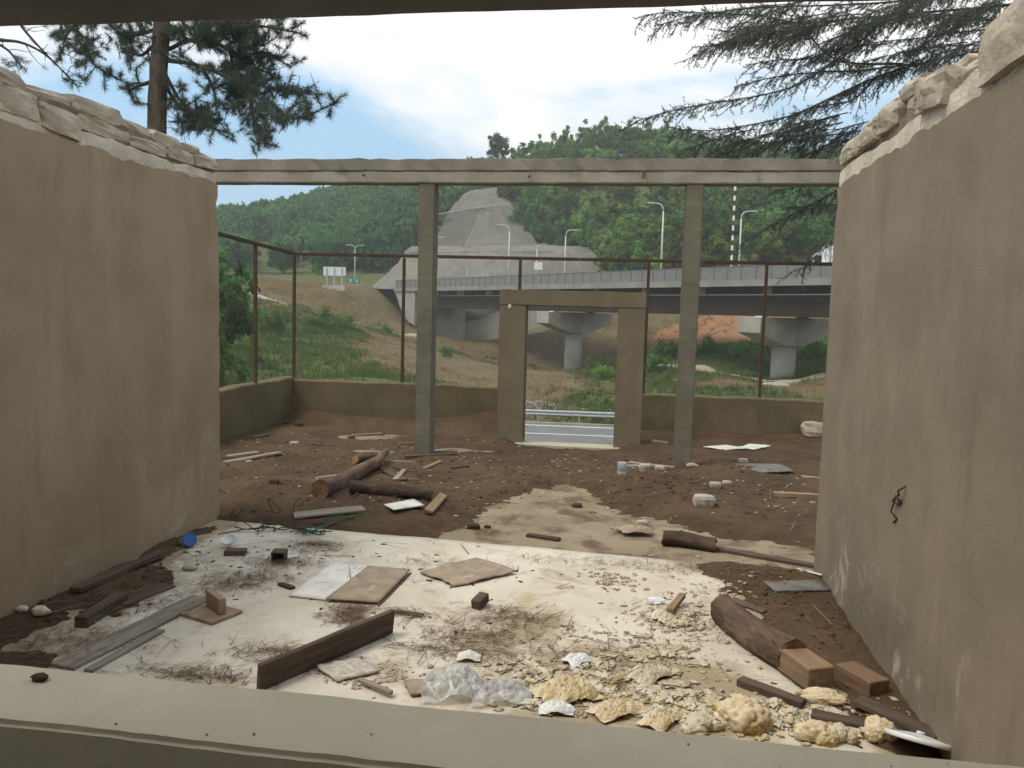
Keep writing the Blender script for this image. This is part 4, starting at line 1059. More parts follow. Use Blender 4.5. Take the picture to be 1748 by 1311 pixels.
# the wood on the far left hill reads as one mass
fcr = [crown_mesh("c", None, 300 + s, 26, 20, 1.0, 1.0, .20, cl=.34) for s in range(5)]
Vs, Fs, base = [], [], 0
R = np.random.default_rng(5)
cand = []
for px in np.arange(280, 850, 1.0):
    for _ in range(5):
        D = R.uniform(178, 430); cand.append((px + R.uniform(-.5, .5), D))
cand = np.array(cand); P = np.array([dep(px, 400, D) for px, D in cand]); Z = terrain_z(P[:, 0], P[:, 1])
cell = {}
nT = 0
for (px, D), p, z in zip(cand, P, Z):
    ypx = hor(px) - (z - EYE) * FPX / D
    if px > 640 and D < 232 and ypx > 318 and px > 728 - max(0, ypx - 428) * 1.6 : continue
    if D < 205 and ypx > 470: continue
    if any(abs(px - a) < 30 and D < b + 6 for a, b in ((606, 187), (514, 213), (446, 236), (742, 160), (571, 150))): continue
    kx, ky = int(p[0] // 4.4), int(p[1] // 4.4)
    if (kx, ky) in cell: continue
    cell[(kx, ky)] = 1
    V, F = fcr[nT % 5]; w = R.uniform(2.6, 4.3); h = R.uniform(3.0, 4.6); a = R.uniform(0, 6.3)
    Q = np.stack([V[:, 0] * math.cos(a) - V[:, 1] * math.sin(a), V[:, 0] * math.sin(a) + V[:, 1] * math.cos(a), V[:, 2]], -1) * np.array([w, w, h]) + np.array([p[0], p[1], z + h * 1.05])
    Vs.append(Q); Fs.append(F + base); base += len(Q); nT += 1
print("forest crowns", nT)
tag(link("forest", np_mesh("forest", np.concatenate(Vs), np.concatenate(Fs), M["leaf_far"])), "dense green wood covering the far hill on the left", "forest", kind="stuff")

# near left scrub edge, behind the left wall corner
for i, (px, pb, D, hh, w, lab) in enumerate([(386, 600, 62, 6.5, 1.9, "dark leafy tree at the very edge of the left wall"), (374, 560, 82, 8, 2.6, "taller green tree behind the scrub left of the steel frame"), (345, 620, 55, 7, 2.4, "leafy tree half hidden behind the end of the left wall")]):
    p = dep(px, pb, D); broad_tree(p[0], p[1], hh, w, lab, None, False, i + 1, float(terrain_z(np.array([p[0]]), np.array([p[1]]))[0]))

# bushes on the slope
bush_cr = []
for s in range(3):
    V, F = crown_mesh("b", None, 500 + s, 26, 50, 1.0, .75, .075, cl=.30); bush_cr.append((np_mesh("foliage", V, F, M["leaf_light"]), np_mesh("foliage", V, F, M["leaf"])))
random.seed(31)
BUSH = [(570,632,54,1.0,"bright green leafy bush standing alone above the parapet"),(545,566,98,2.0,"broad green bush at the end of the pale track"),(590,556,104,1.9,"rounded bush below the pale track"),(470,560,88,1.6,"bush in the grass between the two left uprights"),(420,590,70,1.5,"bush low in the grass left of the first upright"),
        (430,545,92,1.7,"dark bush high on the grassy bank by the left wall"),(760,600,96,1.2,"small bush on the stony bank beside the left post"),(660,570,118,1.1,"small bush under the curved wing wall"),(1030,650,86,1.5,"green bush inside the doorway right of the pier"),(1020,610,112,1.9,"dark green bush behind the pier in the doorway"),
        (1040,680,66,1.0,"low bush by the crash barrier in the doorway"),(1120,620,92,1.9,"leafy bush between the portal and the right post"),(1140,590,106,2.0,"taller bush above it between portal and right post"),(1215,595,104,1.8,"bush in the grass right of the right post"),(1265,600,100,1.5,"bush in the grass beside the right upright"),(1390,605,96,1.6,"bush beside the second pier"),(1130,650,74,1.1,"low scrub bush just above the parapet beside the portal")]
for i, (px, pb, D, s, lab) in enumerate(BUSH):
    p = dep(px, pb, D); z = float(terrain_z(np.array([p[0]]), np.array([p[1]]))[0])
    root = thing("bush", lab, "bush", (p[0], p[1], z - .1), random.random() * 6, "bushes on the slopes below the bridge")
    c = link("foliage", bush_cr[i % 3][i % 2], root, (0, 0, s * .45)); c.scale = (s, s, s)
    mb = MB()
    for k in range(5): a = k * 1.3; mb.tube([(0, 0, 0), (math.cos(a) * s * .35, math.sin(a) * s * .35, s * .6)], [.04, .015], 5)
    mb.build("stems", M["twig"], root)

# grass on the slopes: uncountable
R = np.random.default_rng(9)
def grass_object(name, label, n, mat, xr, yr, hmin, hmax, thr, sel):
    x = R.uniform(*xr, n); y = R.uniform(*yr, n)
    gm, rd, tr = terrain_masks(x, y); gm = gm + .5 * fbm(x * .45, y * .45, 3)
    keep = (sel(gm, rd, tr)) ; x, y = x[keep], y[keep]
    d = np.abs((x - ROAD_P[0]) * ROAD_N[0] + (y - ROAD_P[1]) * ROAD_N[1]); k = d > 5.3; x, y = x[k], y[k]
    z = terrain_z(x, y); n = len(x); B = 6
    h = R.uniform(hmin, hmax, (n, 1)) * R.uniform(.5, 1.1, (n, B)); a = R.uniform(0, 6.3, (n, B)); lean = R.uniform(.1, .55, (n, B)); wd = .025 + .03 * R.random((n, B))
    bx = x[:, None] + R.normal(0, .16, (n, B)); by = y[:, None] + R.normal(0, .16, (n, B)); bz = np.broadcast_to(z[:, None] - .05, (n, B))
    ca, sa = np.cos(a), np.sin(a)
    P0 = np.stack([bx - sa * wd, by + ca * wd, bz], -1); P1 = np.stack([bx + sa * wd, by - ca * wd, bz], -1)
    P2 = np.stack([bx + ca * lean * h, by + sa * lean * h, bz + h], -1)
    V = np.stack([P0, P1, P2], 2).reshape(-1, 3)
    tag(link(name, np_mesh(name, V, np.arange(len(V)).reshape(-1, 3), mat)), label, "grass", kind="stuff")
grass_object("grass", "green weeds and long grass on the banks", 44000, M["grass"], (-62, 32), (42, 128), .25, .75, 0, lambda g_, r_, t_: (g_ > .42) & (t_ < .4) & (r_ < .4))
grass_object("dry_grass", "straw-coloured dry grass on the banks and road edge", 24000, M["grass_dry"], (-75, 32), (42, 150), .2, .55, 0, lambda g_, r_, t_: (g_ > .05) & (g_ < .75) & (t_ < .5))
# tall yellow fringe along the top of the embankment
cnt = 2600; px = R.uniform(440, 640, cnt); D = R.uniform(124, 146, cnt)
P = np.array([dep(a, 488, b) for a, b in zip(px, D)]); z = terrain_z(P[:, 0], P[:, 1]); h = R.uniform(.4, 1.0, cnt); a = R.uniform(0, 6.3, cnt)
V = np.stack([np.stack([P[:, 0] - .06, P[:, 1], z], -1), np.stack([P[:, 0] + .06, P[:, 1], z], -1), np.stack([P[:, 0] + .2 * np.cos(a), P[:, 1] + .2 * np.sin(a), z + h], -1)], 1).reshape(-1, 3)
tag(link("yellow_grass", np_mesh("yellow_grass", V, np.arange(len(V)).reshape(-1, 3), M["grass_dry"])), "tall yellow grass fringe on top of the road embankment", "grass", kind="stuff")
# stones strewn over the banks
rk = blob_mesh("r", None, 1, .3, 1.5, 2); rv = np.array([v.co[:] for v in rk.vertices]); rfc = np.array([p.vertices[:] for p in rk.polygons])
def scatter(name, label, cat, tmpl, xs_, ys_, zs_, sc, mat, kind="stuff"):
    tv, tf = tmpl; n = len(xs_); a = R.uniform(0, 6.3, n); sq = R.uniform(.35, .9, n)
    c, s = np.cos(a)[:, None], np.sin(a)[:, None]
    X = (tv[None, :, 0] * c - tv[None, :, 1] * s) * sc[:, None]; Y = (tv[None, :, 0] * s + tv[None, :, 1] * c) * sc[:, None]; Zz = tv[None, :, 2] * (sc * sq)[:, None]
    V = np.stack([X + xs_[:, None], Y + ys_[:, None], Zz + zs_[:, None]], -1).reshape(-1, 3)
    F = (tf[None] + (np.arange(n) * len(tv))[:, None, None]).reshape(-1, tf.shape[1])
    return tag(link(name, np_mesh(name, V, F, mat)), label, cat, kind=kind)
x = R.uniform(-60, 30, 2600); y = R.uniform(50, 140, 2600); gm, rd, tr = terrain_masks(x, y); k = (gm < .35) | (R.random(2600) < .06); x, y = x[k], y[k]
scatter("gravel", "pale stones and gravel strewn over the bare banks", "gravel", (rv, rfc), x, y, terrain_z(x, y), .03 + .12 * R.random(len(x)) ** 2.5, M["gravel"])
c = dep(915, 690, 63); x = c[0] + R.normal(0, 2.0, 1000); y = c[1] + R.normal(0, 3.6, 1000); k = y > 53.6; x, y = x[k], y[k]
scatter("riprap", "pale broken stones piled beyond the crash barrier", "stones", (rv, rfc), x, y, terrain_z(x, y) + .05, R.uniform(.05, .20, len(x)), M["gravel"])
p = dep(1325, 662, 80); z = float(terrain_z(np.array([p[0]]), np.array([p[1]]))[0])
tag(link("footing_slab", stone_mesh("footing_slab", M["bridge_concrete"], 2.4, 2.0, .45, 4, .08, 3, .6), None, (p[0], p[1], z + .12)), "rounded pale concrete lump at the foot of the second pier", "slab")

# ================================================================== PINE (left) AND CEDAR (right)
class Needles:
    def __init__(s, seed): s.R = np.random.default_rng(seed); s.V = []
    def tuft(s, p, axis_, n, L, w, spread):
        """fan of needles at p around axis_"""
        R = s.R; a = np.array(axis_) / (np.linalg.norm(axis_) + 1e-9)
        d = a[None] * R.uniform(.1, 1.0, (n, 1)) + R.normal(size=(n, 3)) * spread
        d /= np.linalg.norm(d, axis=1)[:, None]
        t = np.cross(d, R.normal(size=(n, 3))); t /= np.linalg.norm(t, axis=1)[:, None]
        l = L * R.uniform(.65, 1.1, (n, 1)); b = np.array(p)[None] + a[None] * R.uniform(-.5, .5, (n, 1)) * L * .5
        s.V.append(np.stack([b - t * w, b + t * w, b + d * l], 1).reshape(-1, 3))
    def build(s, name, mat, parent):
        V = np.concatenate(s.V) - np.array(parent.location)
        return link(name, np_mesh(name, V, np.arange(len(V)).reshape(-1, 3), mat), parent)
def resample(pts, step):
    pts = [np.array(p, float) for p in pts]; out = [pts[0]]
    # Catmull-Rom
    Pp = [2 * pts[0] - pts[1]] + pts + [2 * pts[-1] - pts[-2]]
    for i in range(1, len(Pp) - 2):
        n = max(2, int(np.linalg.norm(Pp[i + 1] - Pp[i]) / step))
        for k in range(1, n + 1):
            t = k / n; a, b, c, d = Pp[i - 1], Pp[i], Pp[i + 1], Pp[i + 2]
            out.append(.5 * (2 * b + (c - a) * t + (2 * a - 5 * b + 4 * c - d) * t * t + (3 * b - a - 3 * c + d) * t ** 3))
    return out
PD = 17.0
base = dep(268, 205, PD)
pine = thing("pine_tree", "dark pine with a straight trunk and tufted long needles rising behind the left wall", "pine tree", (base[0], base[1] - .15, -.6))
po_ = np.array(pine.location)
tr_pts = [np.array([base[0] - .12, base[1] - .1, -.7]), base, dep(276, 40, PD), dep(281, -120, PD), dep(284, -420, PD)]
MB().tube([p - po_ for p in resample(tr_pts, .25)], list(np.linspace(.27, .10, len(resample(tr_pts, .25)))), 12, jitter=.10).build("trunk", M["trunk"], pine, True)
def Z1(x, y, dd=0.0): return dep(x / 2.913, y / 2.913, PD + dd)
PINE_BR = [ # zoom coordinates of the photograph's top-left quarter, with depth offsets
 [(835,120,0),(960,205,-.4),(1080,160,-.8),(1280,130,-1.1),(1490,165,-1.3)],
 [(840,245,0),(960,200,.3),(1150,250,.5),(1260,380,.6),(1330,440,.6),(1540,455,.7)],
 [(830,300,0),(1000,330,-.6),(1190,420,-1.0),(1300,530,-1.3),(1480,585,-1.4),(1670,510,-1.5)],
 [(822,370,0),(890,490,-.2),(960,560,-.4),(1110,670,-.6)],
 [(820,420,0),(900,540,.5),(1000,560,.7),(1090,610,.8)],
 [(1240,470,-1.1),(1262,600,-1.2),(1330,720,-1.3)],
 [(1180,300,.4),(1310,260,.2),(1440,330,0)],
 [(1100,160,-.8),(1240,60,-.9),(1400,90,-1.0)],
 [(1000,330,-.6),(1060,440,-.7),(1080,560,-.8)],
 [(1150,250,.5),(1160,400,.6),(1190,560,.7)],
 [(840,60,0),(960,60,.4),(1130,40,.7),(1330,-20,.9)],
 [(960,200,.3),(1060,230,.8),(1150,160,1.1),(1260,210,1.2)],
 [(770,220,0),(700,275,.3),(640,235,.5),(570,140,.7)],
 [(765,150,0),(690,170,-.3),(620,180,-.6),(530,110,-.8)],
 [(745,410,0),(680,430,-.2),(645,460,-.3),(665,500,-.3)],
 [(780,30,0),(620,20,.6),(450,60,1.2),(380,150,1.4),(420,250,1.5),(480,330,1.5),(600,400,1.5),(650,420,1.5)],
 [(450,60,1.2),(340,160,1.5),(310,250,1.5)],
 [(780,-40,0),(600,-60,-.5),(400,-30,-1),(300,60,-1.2),(330,220,-1.2)],
]
BARE_BR = [[(60,60,.4),(130,160,.4),(230,270,.4),(330,370,.5),(390,430,.6)],[(0,200,.8),(100,210,.8),(200,255,.8),(290,330,.8),(350,400,.7)],[(-40,200,0),(40,250,0),(90,310,0),(130,350,0)]]
br_ = MB(); nd = Needles(3); rr = np.random.default_rng(17)
def pine_branch(zs, r0=.045, needles=True, dens=1.0):
    pts = resample([Z1(*z) for z in zs], .10); n = len(pts)
    br_.tube([p - po_ for p in pts], list(np.linspace(r0, .010, n)), 6)
    for i in range(2, n):
        t = i / n
        ax = pts[i] - pts[i - 1]; ax /= np.linalg.norm(ax)
        if needles and t > .35 and rr.random() < .95: nd.tuft(pts[i], ax, 46, .17, .0040, .6)
        if rr.random() < (.95 * dens if needles else .5):
            q = pts[i].copy(); d = ax * .5 + rr.normal(size=3) * .75 + np.array([0, 0, -.12]); d /= np.linalg.norm(d)
            L = rr.uniform(.16, .62) * (1.15 - .4 * t); tw = [q]
            for k in range(5):
                d = d + rr.normal(size=3) * .22 + np.array([0, 0, .06]); d /= np.linalg.norm(d); q = q + d * L / 5; tw.append(q)
            br_.tube([p - po_ for p in tw], list(np.linspace(.011, .004, 6)), 4)
            if needles:
                for k in (2, 3, 4, 5): nd.tuft(tw[k], tw[k] - tw[k - 1], 54 if k == 5 else 34, .17, .0040, .6)
            elif rr.random() < .14: nd.tuft(tw[-1], d, 40, .16, .0026, .6)
for b in PINE_BR: pine_branch(b)
for b in BARE_BR: pine_branch(b, .035, False)
for (zx, zy, dd) in ((385,420,.6),(350,400,.6),(110,330,0),(90,300,0),(30,310,0)):
    for _ in range(6): nd.tuft(Z1(zx + rr.normal() * 22, zy + rr.normal() * 16, dd), rr.normal(size=3), 40, .17, .0026, .7)
for (zx, zy, sx_, sy_, dd, n) in ((1130,150,110,60,-.4,110),(1230,300,70,90,.2,130),(1220,440,60,70,0,110),(1010,590,50,45,.4,50),(1390,560,70,35,-1.2,40),(1000,110,80,50,.2,50),(420,220,45,70,1.4,50),(640,190,60,50,.2,40),(1290,640,35,50,-1.2,24),(1460,450,50,18,.6,24),(940,600,40,30,.2,30)):
    for _ in range(n):
        c = Z1(zx + rr.normal() * sx_, zy + rr.normal() * sy_, dd + rr.normal() * .35); d = rr.normal(size=3) + np.array([0, 0, .2]); d /= np.linalg.norm(d)
        br_.tube([c - d * .28 + rr.normal(size=3) * .05 - po_, c - d * .12 - po_, c - po_], [.007, .006, .004], 4, False)
        nd.tuft(c, d, 54, .17, .0040, .6); nd.tuft(c - d * .09, d, 30, .16, .0040, .6)
# crown above the picture, so that it shades and reads from other positions
for k in range(60):
    zz = rr.uniform(8.5, 13); a = rr.uniform(0, 6.3); L = rr.uniform(.8, 2.4) * (1.25 - (zz - 8.5) / 7)
    o = np.array([base[0] + .1, base[1], zz]); d = np.array([math.cos(a), math.sin(a), .15]); pts = resample([o, o + d * L * .5, o + d * L + np.array([0, 0, .3])], .2)
    br_.tube([p - po_ for p in pts], list(np.linspace(.035, .008, len(pts))), 5)
    for p in pts[2:]:
        for _ in range(4): nd.tuft(p + rr.normal(size=3) * .16, d, 30, .17, .0028, .7)
br_.build("branches", M["twig"], pine, True)
nd.build("needles", M["pine"], pine)

# cedar: long level boughs reaching in from the right
CD = 12.5
def Z2(x, y, dd=0.0): return dep(1000 + x * .428, y * .428, CD + dd)
ctr = dep(1990, 300, 13.5)
cedar = thing("cedar_tree", "cedar with long drooping grey-green boughs reaching in over the right wall", "cedar tree", (ctr[0], ctr[1], -.6))
co_ = np.array(cedar.location)
tp_ = [np.array([ctr[0], ctr[1], -.8]), np.array([ctr[0] + .1, ctr[1], 4]), np.array([ctr[0], ctr[1] + .1, 9]), np.array([ctr[0], ctr[1], 15])]
MB().tube([p - co_ for p in resample(tp_, .5)], list(np.linspace(.42, .12, len(resample(tp_, .5)))), 12, jitter=.08).build("trunk", M["trunk"], cedar, True)
CED = [
 ([(2300,-260,1),(1700,-150,.6),(1240,50,.0),(1100,160,-.1),(1000,235,-.2),(850,335,-.3),(700,380,-.3),(500,412,-.4),(350,440,-.5),(205,482,-.5)], 1.0, .030),
 ([(2300,80,1),(1800,170,.5),(1600,200,.3),(1350,250,.2),(1150,312,.1),(1000,380,0),(850,450,0),(700,490,-.1),(500,520,-.2),(360,515,-.2)], 1.15, .034),
 ([(1260,255,.1),(1050,250,0),(950,205,-.1),(880,120,-.2),(850,60,-.3)], .9, .02),
 ([(2300,-60,1),(1900,0,.8),(1400,45,.6),(1000,80,.4),(850,92,.3),(700,65,.2),(500,52,.1),(330,50,0),(240,60,0)], 1.0, .028),
 ([(2200,-120,0),(1700,-60,-.5),(1300,0,-.8),(1000,20,-.9),(700,30,-1),(450,60,-1),(290,100,-1)], .9, .026),
 ([(1000,80,.4),(850,130,.4),(700,120,.4),(560,170,.3),(460,190,.3)], .9, .018),
 ([(1100,160,-.1),(900,230,.3),(760,240,.4),(640,260,.4)], .9, .016),
 ([(1350,250,.2),(1100,280,.5),(900,290,.7),(740,310,.8),(600,345,.9)], 1.0, .018),
 ([(1150,312,.1),(1060,400,.5),(900,430,.7),(820,470,.7)], .8, .015),
 ([(2100,500,.6),(1500,500,.4),(1200,510,.3),(1040,530,.2),(900,548,.2),(750,568,.1),(640,560,0)], 1.0, .022),
 ([(1400,540,.6),(1030,560,.5),(920,600,.5),(850,632,.4),(780,640,.4)], .9, .016),
 ([(2200,200,1.2),(1850,150,1.4),(1600,120,1.6),(1350,150,1.6),(1150,170,1.6),(1020,200,1.5)], 1.0, .022),
 ([(2200,0,1.5),(1800,60,1.7),(1500,80,1.9),(1250,60,2.0),(1050,90,2.0)], 1.0, .022),
 ([(2100,260,.0),(1700,210,.0),(1550,180,.0),(1380,190,.0),(1240,210,.0)], 1.0, .022),
 ([(2100,120,-.6),(1720,100,-.6),(1560,70,-.6),(1430,60,-.6),(1320,90,-.6)], 1.0, .022),
 # boughs hanging in front of the far hillside, under the beam
 ([(2000,680,1.5),(1300,720,1.2),(1050,745,1.0),(930,800,.9),(830,850,.8),(740,900,.7),(640,960,.6),(600,1000,.6)], .75, .018),
 ([(1900,780,2),(1200,790,1.5),(1000,815,1.3),(900,820,1.2),(800,830,1.1)], .7, .014),
 ([(1500,900,1.2),(1150,920,1.1),(1000,960,1.0),(930,1010,.9),(880,1060,.9),(820,1085,.9)], .6, .012),
 ([(1700,640,1.2),(1200,690,1),(1000,720,.9),(860,745,.8),(760,760,.8)], .7, .014),
]
rr = np.random.default_rng(71)
for _ in range(26):                       # finer side boughs filling the spray over the right wall
    x0 = rr.uniform(760, 1750); y0 = rr.uniform(-40, 300) if x0 > 1050 else rr.uniform(-20, 200); L = rr.uniform(220, 420); dd = rr.uniform(-1.2, 2.0)
    sl = rr.uniform(.10, .42)
    CED.append(([(x0, y0, dd), (x0 - L * .35, y0 + L * sl * .25, dd - .1), (x0 - L * .7, y0 + L * sl * .7, dd - .2), (x0 - L, y0 + L * sl * 1.15, dd - .2)], 1.0, .010))
for _ in range(12):
    x0 = rr.uniform(560, 1150); y0 = 560 - (x0 - 500) * .16 + rr.uniform(-30, 60); L = rr.uniform(150, 300); dd = rr.uniform(-.6, 1.0)
    CED.append(([(x0, y0, dd), (x0 - L * .4, y0 + L * .10, dd), (x0 - L, y0 + L * .3, dd)], 1.0, .010))
cb = MB(); cn = Needles(8); rr = np.random.default_rng(23)
def cedar_bough(zs, dens, r0):
    pts = resample([Z2(*z) for z in zs], .042); n = len(pts)
    cb.tube([p - co_ for p in pts[::2]], list(np.linspace(r0, .005, len(pts[::2]))), 5)
    vis = [i for i in range(n)]
    for i in vis:
        t = i / n
        ax = pts[min(i + 1, n - 1)] - pts[max(i - 1, 0)]; ax /= np.linalg.norm(ax) + 1e-9
        if t > .15: cn.tuft(pts[i], ax, 16, .045, .0034, .8)
        if t < .10 or rr.random() > dens * .95: continue
        side = 1 if i % 2 else -1
        lat = np.cross(ax, [0, 0, 1]); lat /= np.linalg.norm(lat) + 1e-9
        d = ax * .75 + lat * side * rr.uniform(.25, 1.0) + np.array([0, 0, rr.uniform(-.9, .2)]) ; d /= np.linalg.norm(d)
        L = rr.uniform(.14, .55) * (1.1 - .5 * t); q = pts[i].copy(); tw = [q]; m = max(4, int(L / .05))
        for k in range(m):
            d = d + rr.normal(size=3) * .10 + np.array([0, 0, -.05]); d /= np.linalg.norm(d); q = q + d * L / m; tw.append(q)
        cb.tube([p - co_ for p in tw[::2] + [tw[-1]]], list(np.linspace(.006, .002, len(tw[::2]) + 1)), 3, False)
        for k in range(1, m + 1):
            cn.tuft(tw[k], tw[k] - tw[k - 1], 10, .042, .0033, .8)
            if rr.random() < .5:
                d2 = d + rr.normal(size=3) * .7; d2 /= np.linalg.norm(d2); L2 = rr.uniform(.05, .16)
                for s in (.3, .65, 1.0): cn.tuft(tw[k] + d2 * L2 * s, d2, 9, .042, .0033, .8)
                cb.tube([tw[k] - co_, tw[k] + d2 * L2 - co_], [.003, .0015], 3, False)
for zs, dn, r0 in CED: cedar_bough(zs, dn, r0)
for k in range(26):                                       # boughs above and beyond the picture
    zz = rr.uniform(6.5, 14); a = rr.uniform(0, 6.3); L = rr.uniform(2.0, 4.5) * (1.25 - (zz - 6.5) / 12)
    o = np.array([ctr[0], ctr[1], zz]); d = np.array([math.cos(a), math.sin(a), 0]); pts = resample([o, o + d * L * .5 + np.array([0, 0, .2]), o + d * L - np.array([0, 0, .2])], .12)
    if d[0] < -.2 and zz < 9: continue
    cb.tube([p - co_ for p in pts], list(np.linspace(.05, .008, len(pts))), 5)
    for p in pts[3:]:
        for _ in range(4): cn.tuft(p + rr.normal(size=3) * np.array([.2, .2, .08]), d, 12, .06, .004, .9)
cb.build("boughs", M["twig"], cedar)
cn.build("needles", M["cedar"], cedar)

# ================================================================== THINGS ON THE FLOORS
random.seed(77)
def ground_h(x, y):
    z = float(soil_h(np.array([x]), np.array([y]))[0]); fl_ = 0.0 if y < np.interp(x, [XL, XR], [7.29, 6.95]) else -.025
    return max(z, fl_)
def lying(name, label, cat, mat, a, b, w, t, tilt=0.0, lift=0.0, group=None, amp=.004, za=0.0, zb=0.0, bev=.004, taper=0.0):
    """a sawn piece lying from picture point a to b"""
    A, B = g(*a), g(*b); d = B - A; L = np.linalg.norm(d[:2]); c = (A + B) / 2
    hs = [ground_h(*(A * (1 - s) + B * s)[:2]) for s in (0.05, .5, .95)]
    za_ = max(hs[0], 2 * hs[1] - hs[2] if False else hs[0]) + za; zb_ = hs[2] + zb
    zc = max((za_ + zb_) / 2, hs[1]) + lift
    me = rough_box(math.hypot(L, zb_ - za_), w, t, amp, max(4, int(L / .12)), bev, 9, mat, name, taper)
    o = link(name, me, None, (c[0], c[1], zc - .003)); o.rotation_euler = Matrix.Rotation(math.atan2(d[1], d[0]), 3, 'Z').to_quaternion().to_euler()
    o.rotation_euler = (Matrix.Rotation(math.atan2(d[1], d[0]), 3, 'Z') @ Matrix.Rotation(-math.atan2(zb_ - za_, L), 3, 'Y') @ Matrix.Rotation(tilt, 3, 'X')).to_euler()
    return tag(o, label, cat, group)
def flat_sheet(name, label, cat, mat, corners, t=.012, z=.004, curl=.0, n=14, seed=0, group=None, ragged=.0):
    C4 = [g(*c) for c in corners]; cen = sum(C4) / 4; h = max(ground_h(*cen[:2]), .0 if False else -1) ; V = []
    for i in range(n):
        for j in range(n):
            u, v = i / (n - 1), j / (n - 1); eu = u; ev = v
            if ragged: eu += ragged * float(fbm(v * 5 + seed, u * .7, 3)) ; ev += ragged * float(fbm(u * 5 + seed, v * .7 + 9, 3))
            p = (C4[0] * (1 - eu) + C4[1] * eu) * (1 - ev) + (C4[3] * (1 - eu) + C4[2] * eu) * ev
            zz = curl * (abs(float(fbm(u * 2.2 + seed, v * 2.2, 3))) + .9 * max(0, v - .75) * 2 * (vnoise(u * 3 + seed, 1)))
            V.append((p[0] - cen[0], p[1] - cen[1], float(zz)))
    o = link(name, np_mesh(name, V, grid_faces(n, n), mat, False), None, (cen[0], cen[1], h + z + t))
    s = o.modifiers.new("thick", 'SOLIDIFY'); s.thickness = t; s.offset = -1 if np.cross(C4[1] - C4[0], C4[3] - C4[0])[2] > 0 else 1
    return tag(o, label, cat, group)
def log_piece(name, label, a, b, ra, rb, mat, group=None, lift=0.0, za=0, zb=0, jag=.03):
    A, B = g(*a), g(*b); A[2] = ground_h(*A[:2]) + ra * .9 + lift + za; B[2] = ground_h(*B[:2]) + rb * .9 + lift + zb
    root = thing(name, label, "log", A - np.array([0, 0, ra * .9]), 0, group); o_ = np.array(root.location)
    n = 16; m = 14; V = []; F = []; ax = (B - A); L = np.linalg.norm(ax); ax /= L
    up = np.array([0, 0, 1.0]) - ax * ax[2]; up /= np.linalg.norm(up); sd = np.cross(ax, up)
    sd_ = random.random() * 30; RT = np.stack([ax, sd, up]); RE = Matrix([[ax[i], sd[i], up[i]] for i in range(3)]).to_euler()
    for i in range(m):
        t = i / (m - 1); c = A + (B - A) * t + up * .012 * math.sin(t * 5 + sd_) + sd * .015 * math.sin(t * 4 + sd_); r = ra + (rb - ra) * t
        for k in range(n):
            th_ = 2 * math.pi * k / n; rr_ = r * (1 + .10 * float(fbm(t * L * 6 + sd_, th_ * 1.3, 3)) + .05 * math.sin(th_ * 3 + sd_))
            p = c + (up * math.cos(th_) + sd * math.sin(th_)) * rr_
            if i in (0, m - 1): p = p + ax * jag * (random.random() - .5)
            V.append(RT @ (p - o_))
    F = [(i * n + k, i * n + (k + 1) % n, (i + 1) * n + (k + 1) % n, (i + 1) * n + k) for i in range(m - 1) for k in range(n)]
    me = bpy.data.meshes.new("bark"); me.from_pydata([tuple(v) for v in V], [], F); me.materials.append(mat); me.polygons.foreach_set("use_smooth", [True] * len(me.polygons)); me.update()
    link("bark", me, root).rotation_euler = RE
    for vv, ff_ in ((V[:n], tuple(range(n))), (V[-n:], tuple(range(n - 1, -1, -1)))): MB().add(vv, [ff_]).build("cut_end", M["endgrain"] if mat is M["bark"] else M["bark_dark"], root).rotation_euler = RE
    return root, A, B, ax, up, sd

# ------------------------------------------------ room, left part
lying("board", "long dark board standing on edge, propped near the sill", "board", M["wood_dark"], (440,1180), (668,1082), .035, .16, .12, 0, None, .003, 0, .015)
lying("board", "short dark batten lying behind the long dark board", "board", M["wood_dark"], (505,1120), (560,1100), .05, .035)
lying("plank", "wide grey plank running to the plywood scrap on the left", "plank", M["wood_grey"], (105,1142), (345,1022), .17, .024)
lying("plank", "narrow grey-brown plank beside the wide grey plank", "plank", M["wood_grey"], (150,1148), (275,1078), .06, .022)
lying("plank", "thin dark plank lying along the foot of the left wall", "plank", M["wood_dark"], (128,1024), (278,952), .09, .035)
lying("timber", "short dark square timber in the soil by the left wall", "timber", M["wood_dark"], (138,1072), (208,1028), .09, .075)
lying("plank", "flat dark damp plank between the thin plank and the wide grey plank", "plank", M["wood_dark"], (150,1052), (285,1000), .17, .02)
ts = thing("wood_scrap", "square plywood scrap with a wooden block standing on it", "wood scrap", g(362, 1050) + np.array([0, 0, .002]), -.35)
link("base_board", rough_box(.30, .26, .022, .002, 4, .003, 9, M["ply"], "base_board"), ts)
o = link("block", rough_box(.24, .05, .11, .002, 4, .004, 9, M["ply"], "block"), ts, (-.01, .04, .0235)); o.rotation_euler = (0, 0, -.35)
flat_sheet("white_board", "white rectangular board lying left of the tan board", "board", M["white_panel"], [(493,1019),(566,962),(632,969),(564,1027)], .012, .003, .004, 12, 1)
flat_sheet("tan_board", "tan dusty board overlapping the white board's right edge", "board", M["card"], [(556,1028),(628,972),(700,978),(646,1034)], .012, .018, .004, 12, 2)
lying("stick", "thin dark stick along the right edge of the tan board", "stick", M["wood_dark"], (646,1036), (701,979), .014, .014)
flat_sheet("cardboard", "curled grey-brown cardboard sheet in the middle of the floor", "cardboard", M["card"], [(716,980),(778,1003),(880,981),(812,956)], .010, .008, .03, 18, 3, None, .05)
bk = link("wood_block", rough_box(.13, .075, .07, .003, 4, .005, 9, M["wood_dark"], "wood_block"), None, g(820, 1036) + np.array([0, 0, .002])); bk.rotation_euler = (0, -.18, 1.25); bk.location.z += .010
tag(bk, "small dark wood block alone in the middle of the pale floor", "wood block")
lying("bark_strip", "small brown bark strip left of the lone wood block", "bark strip", M["wood_dark"], (672,1045), (722,1052), .06, .012)
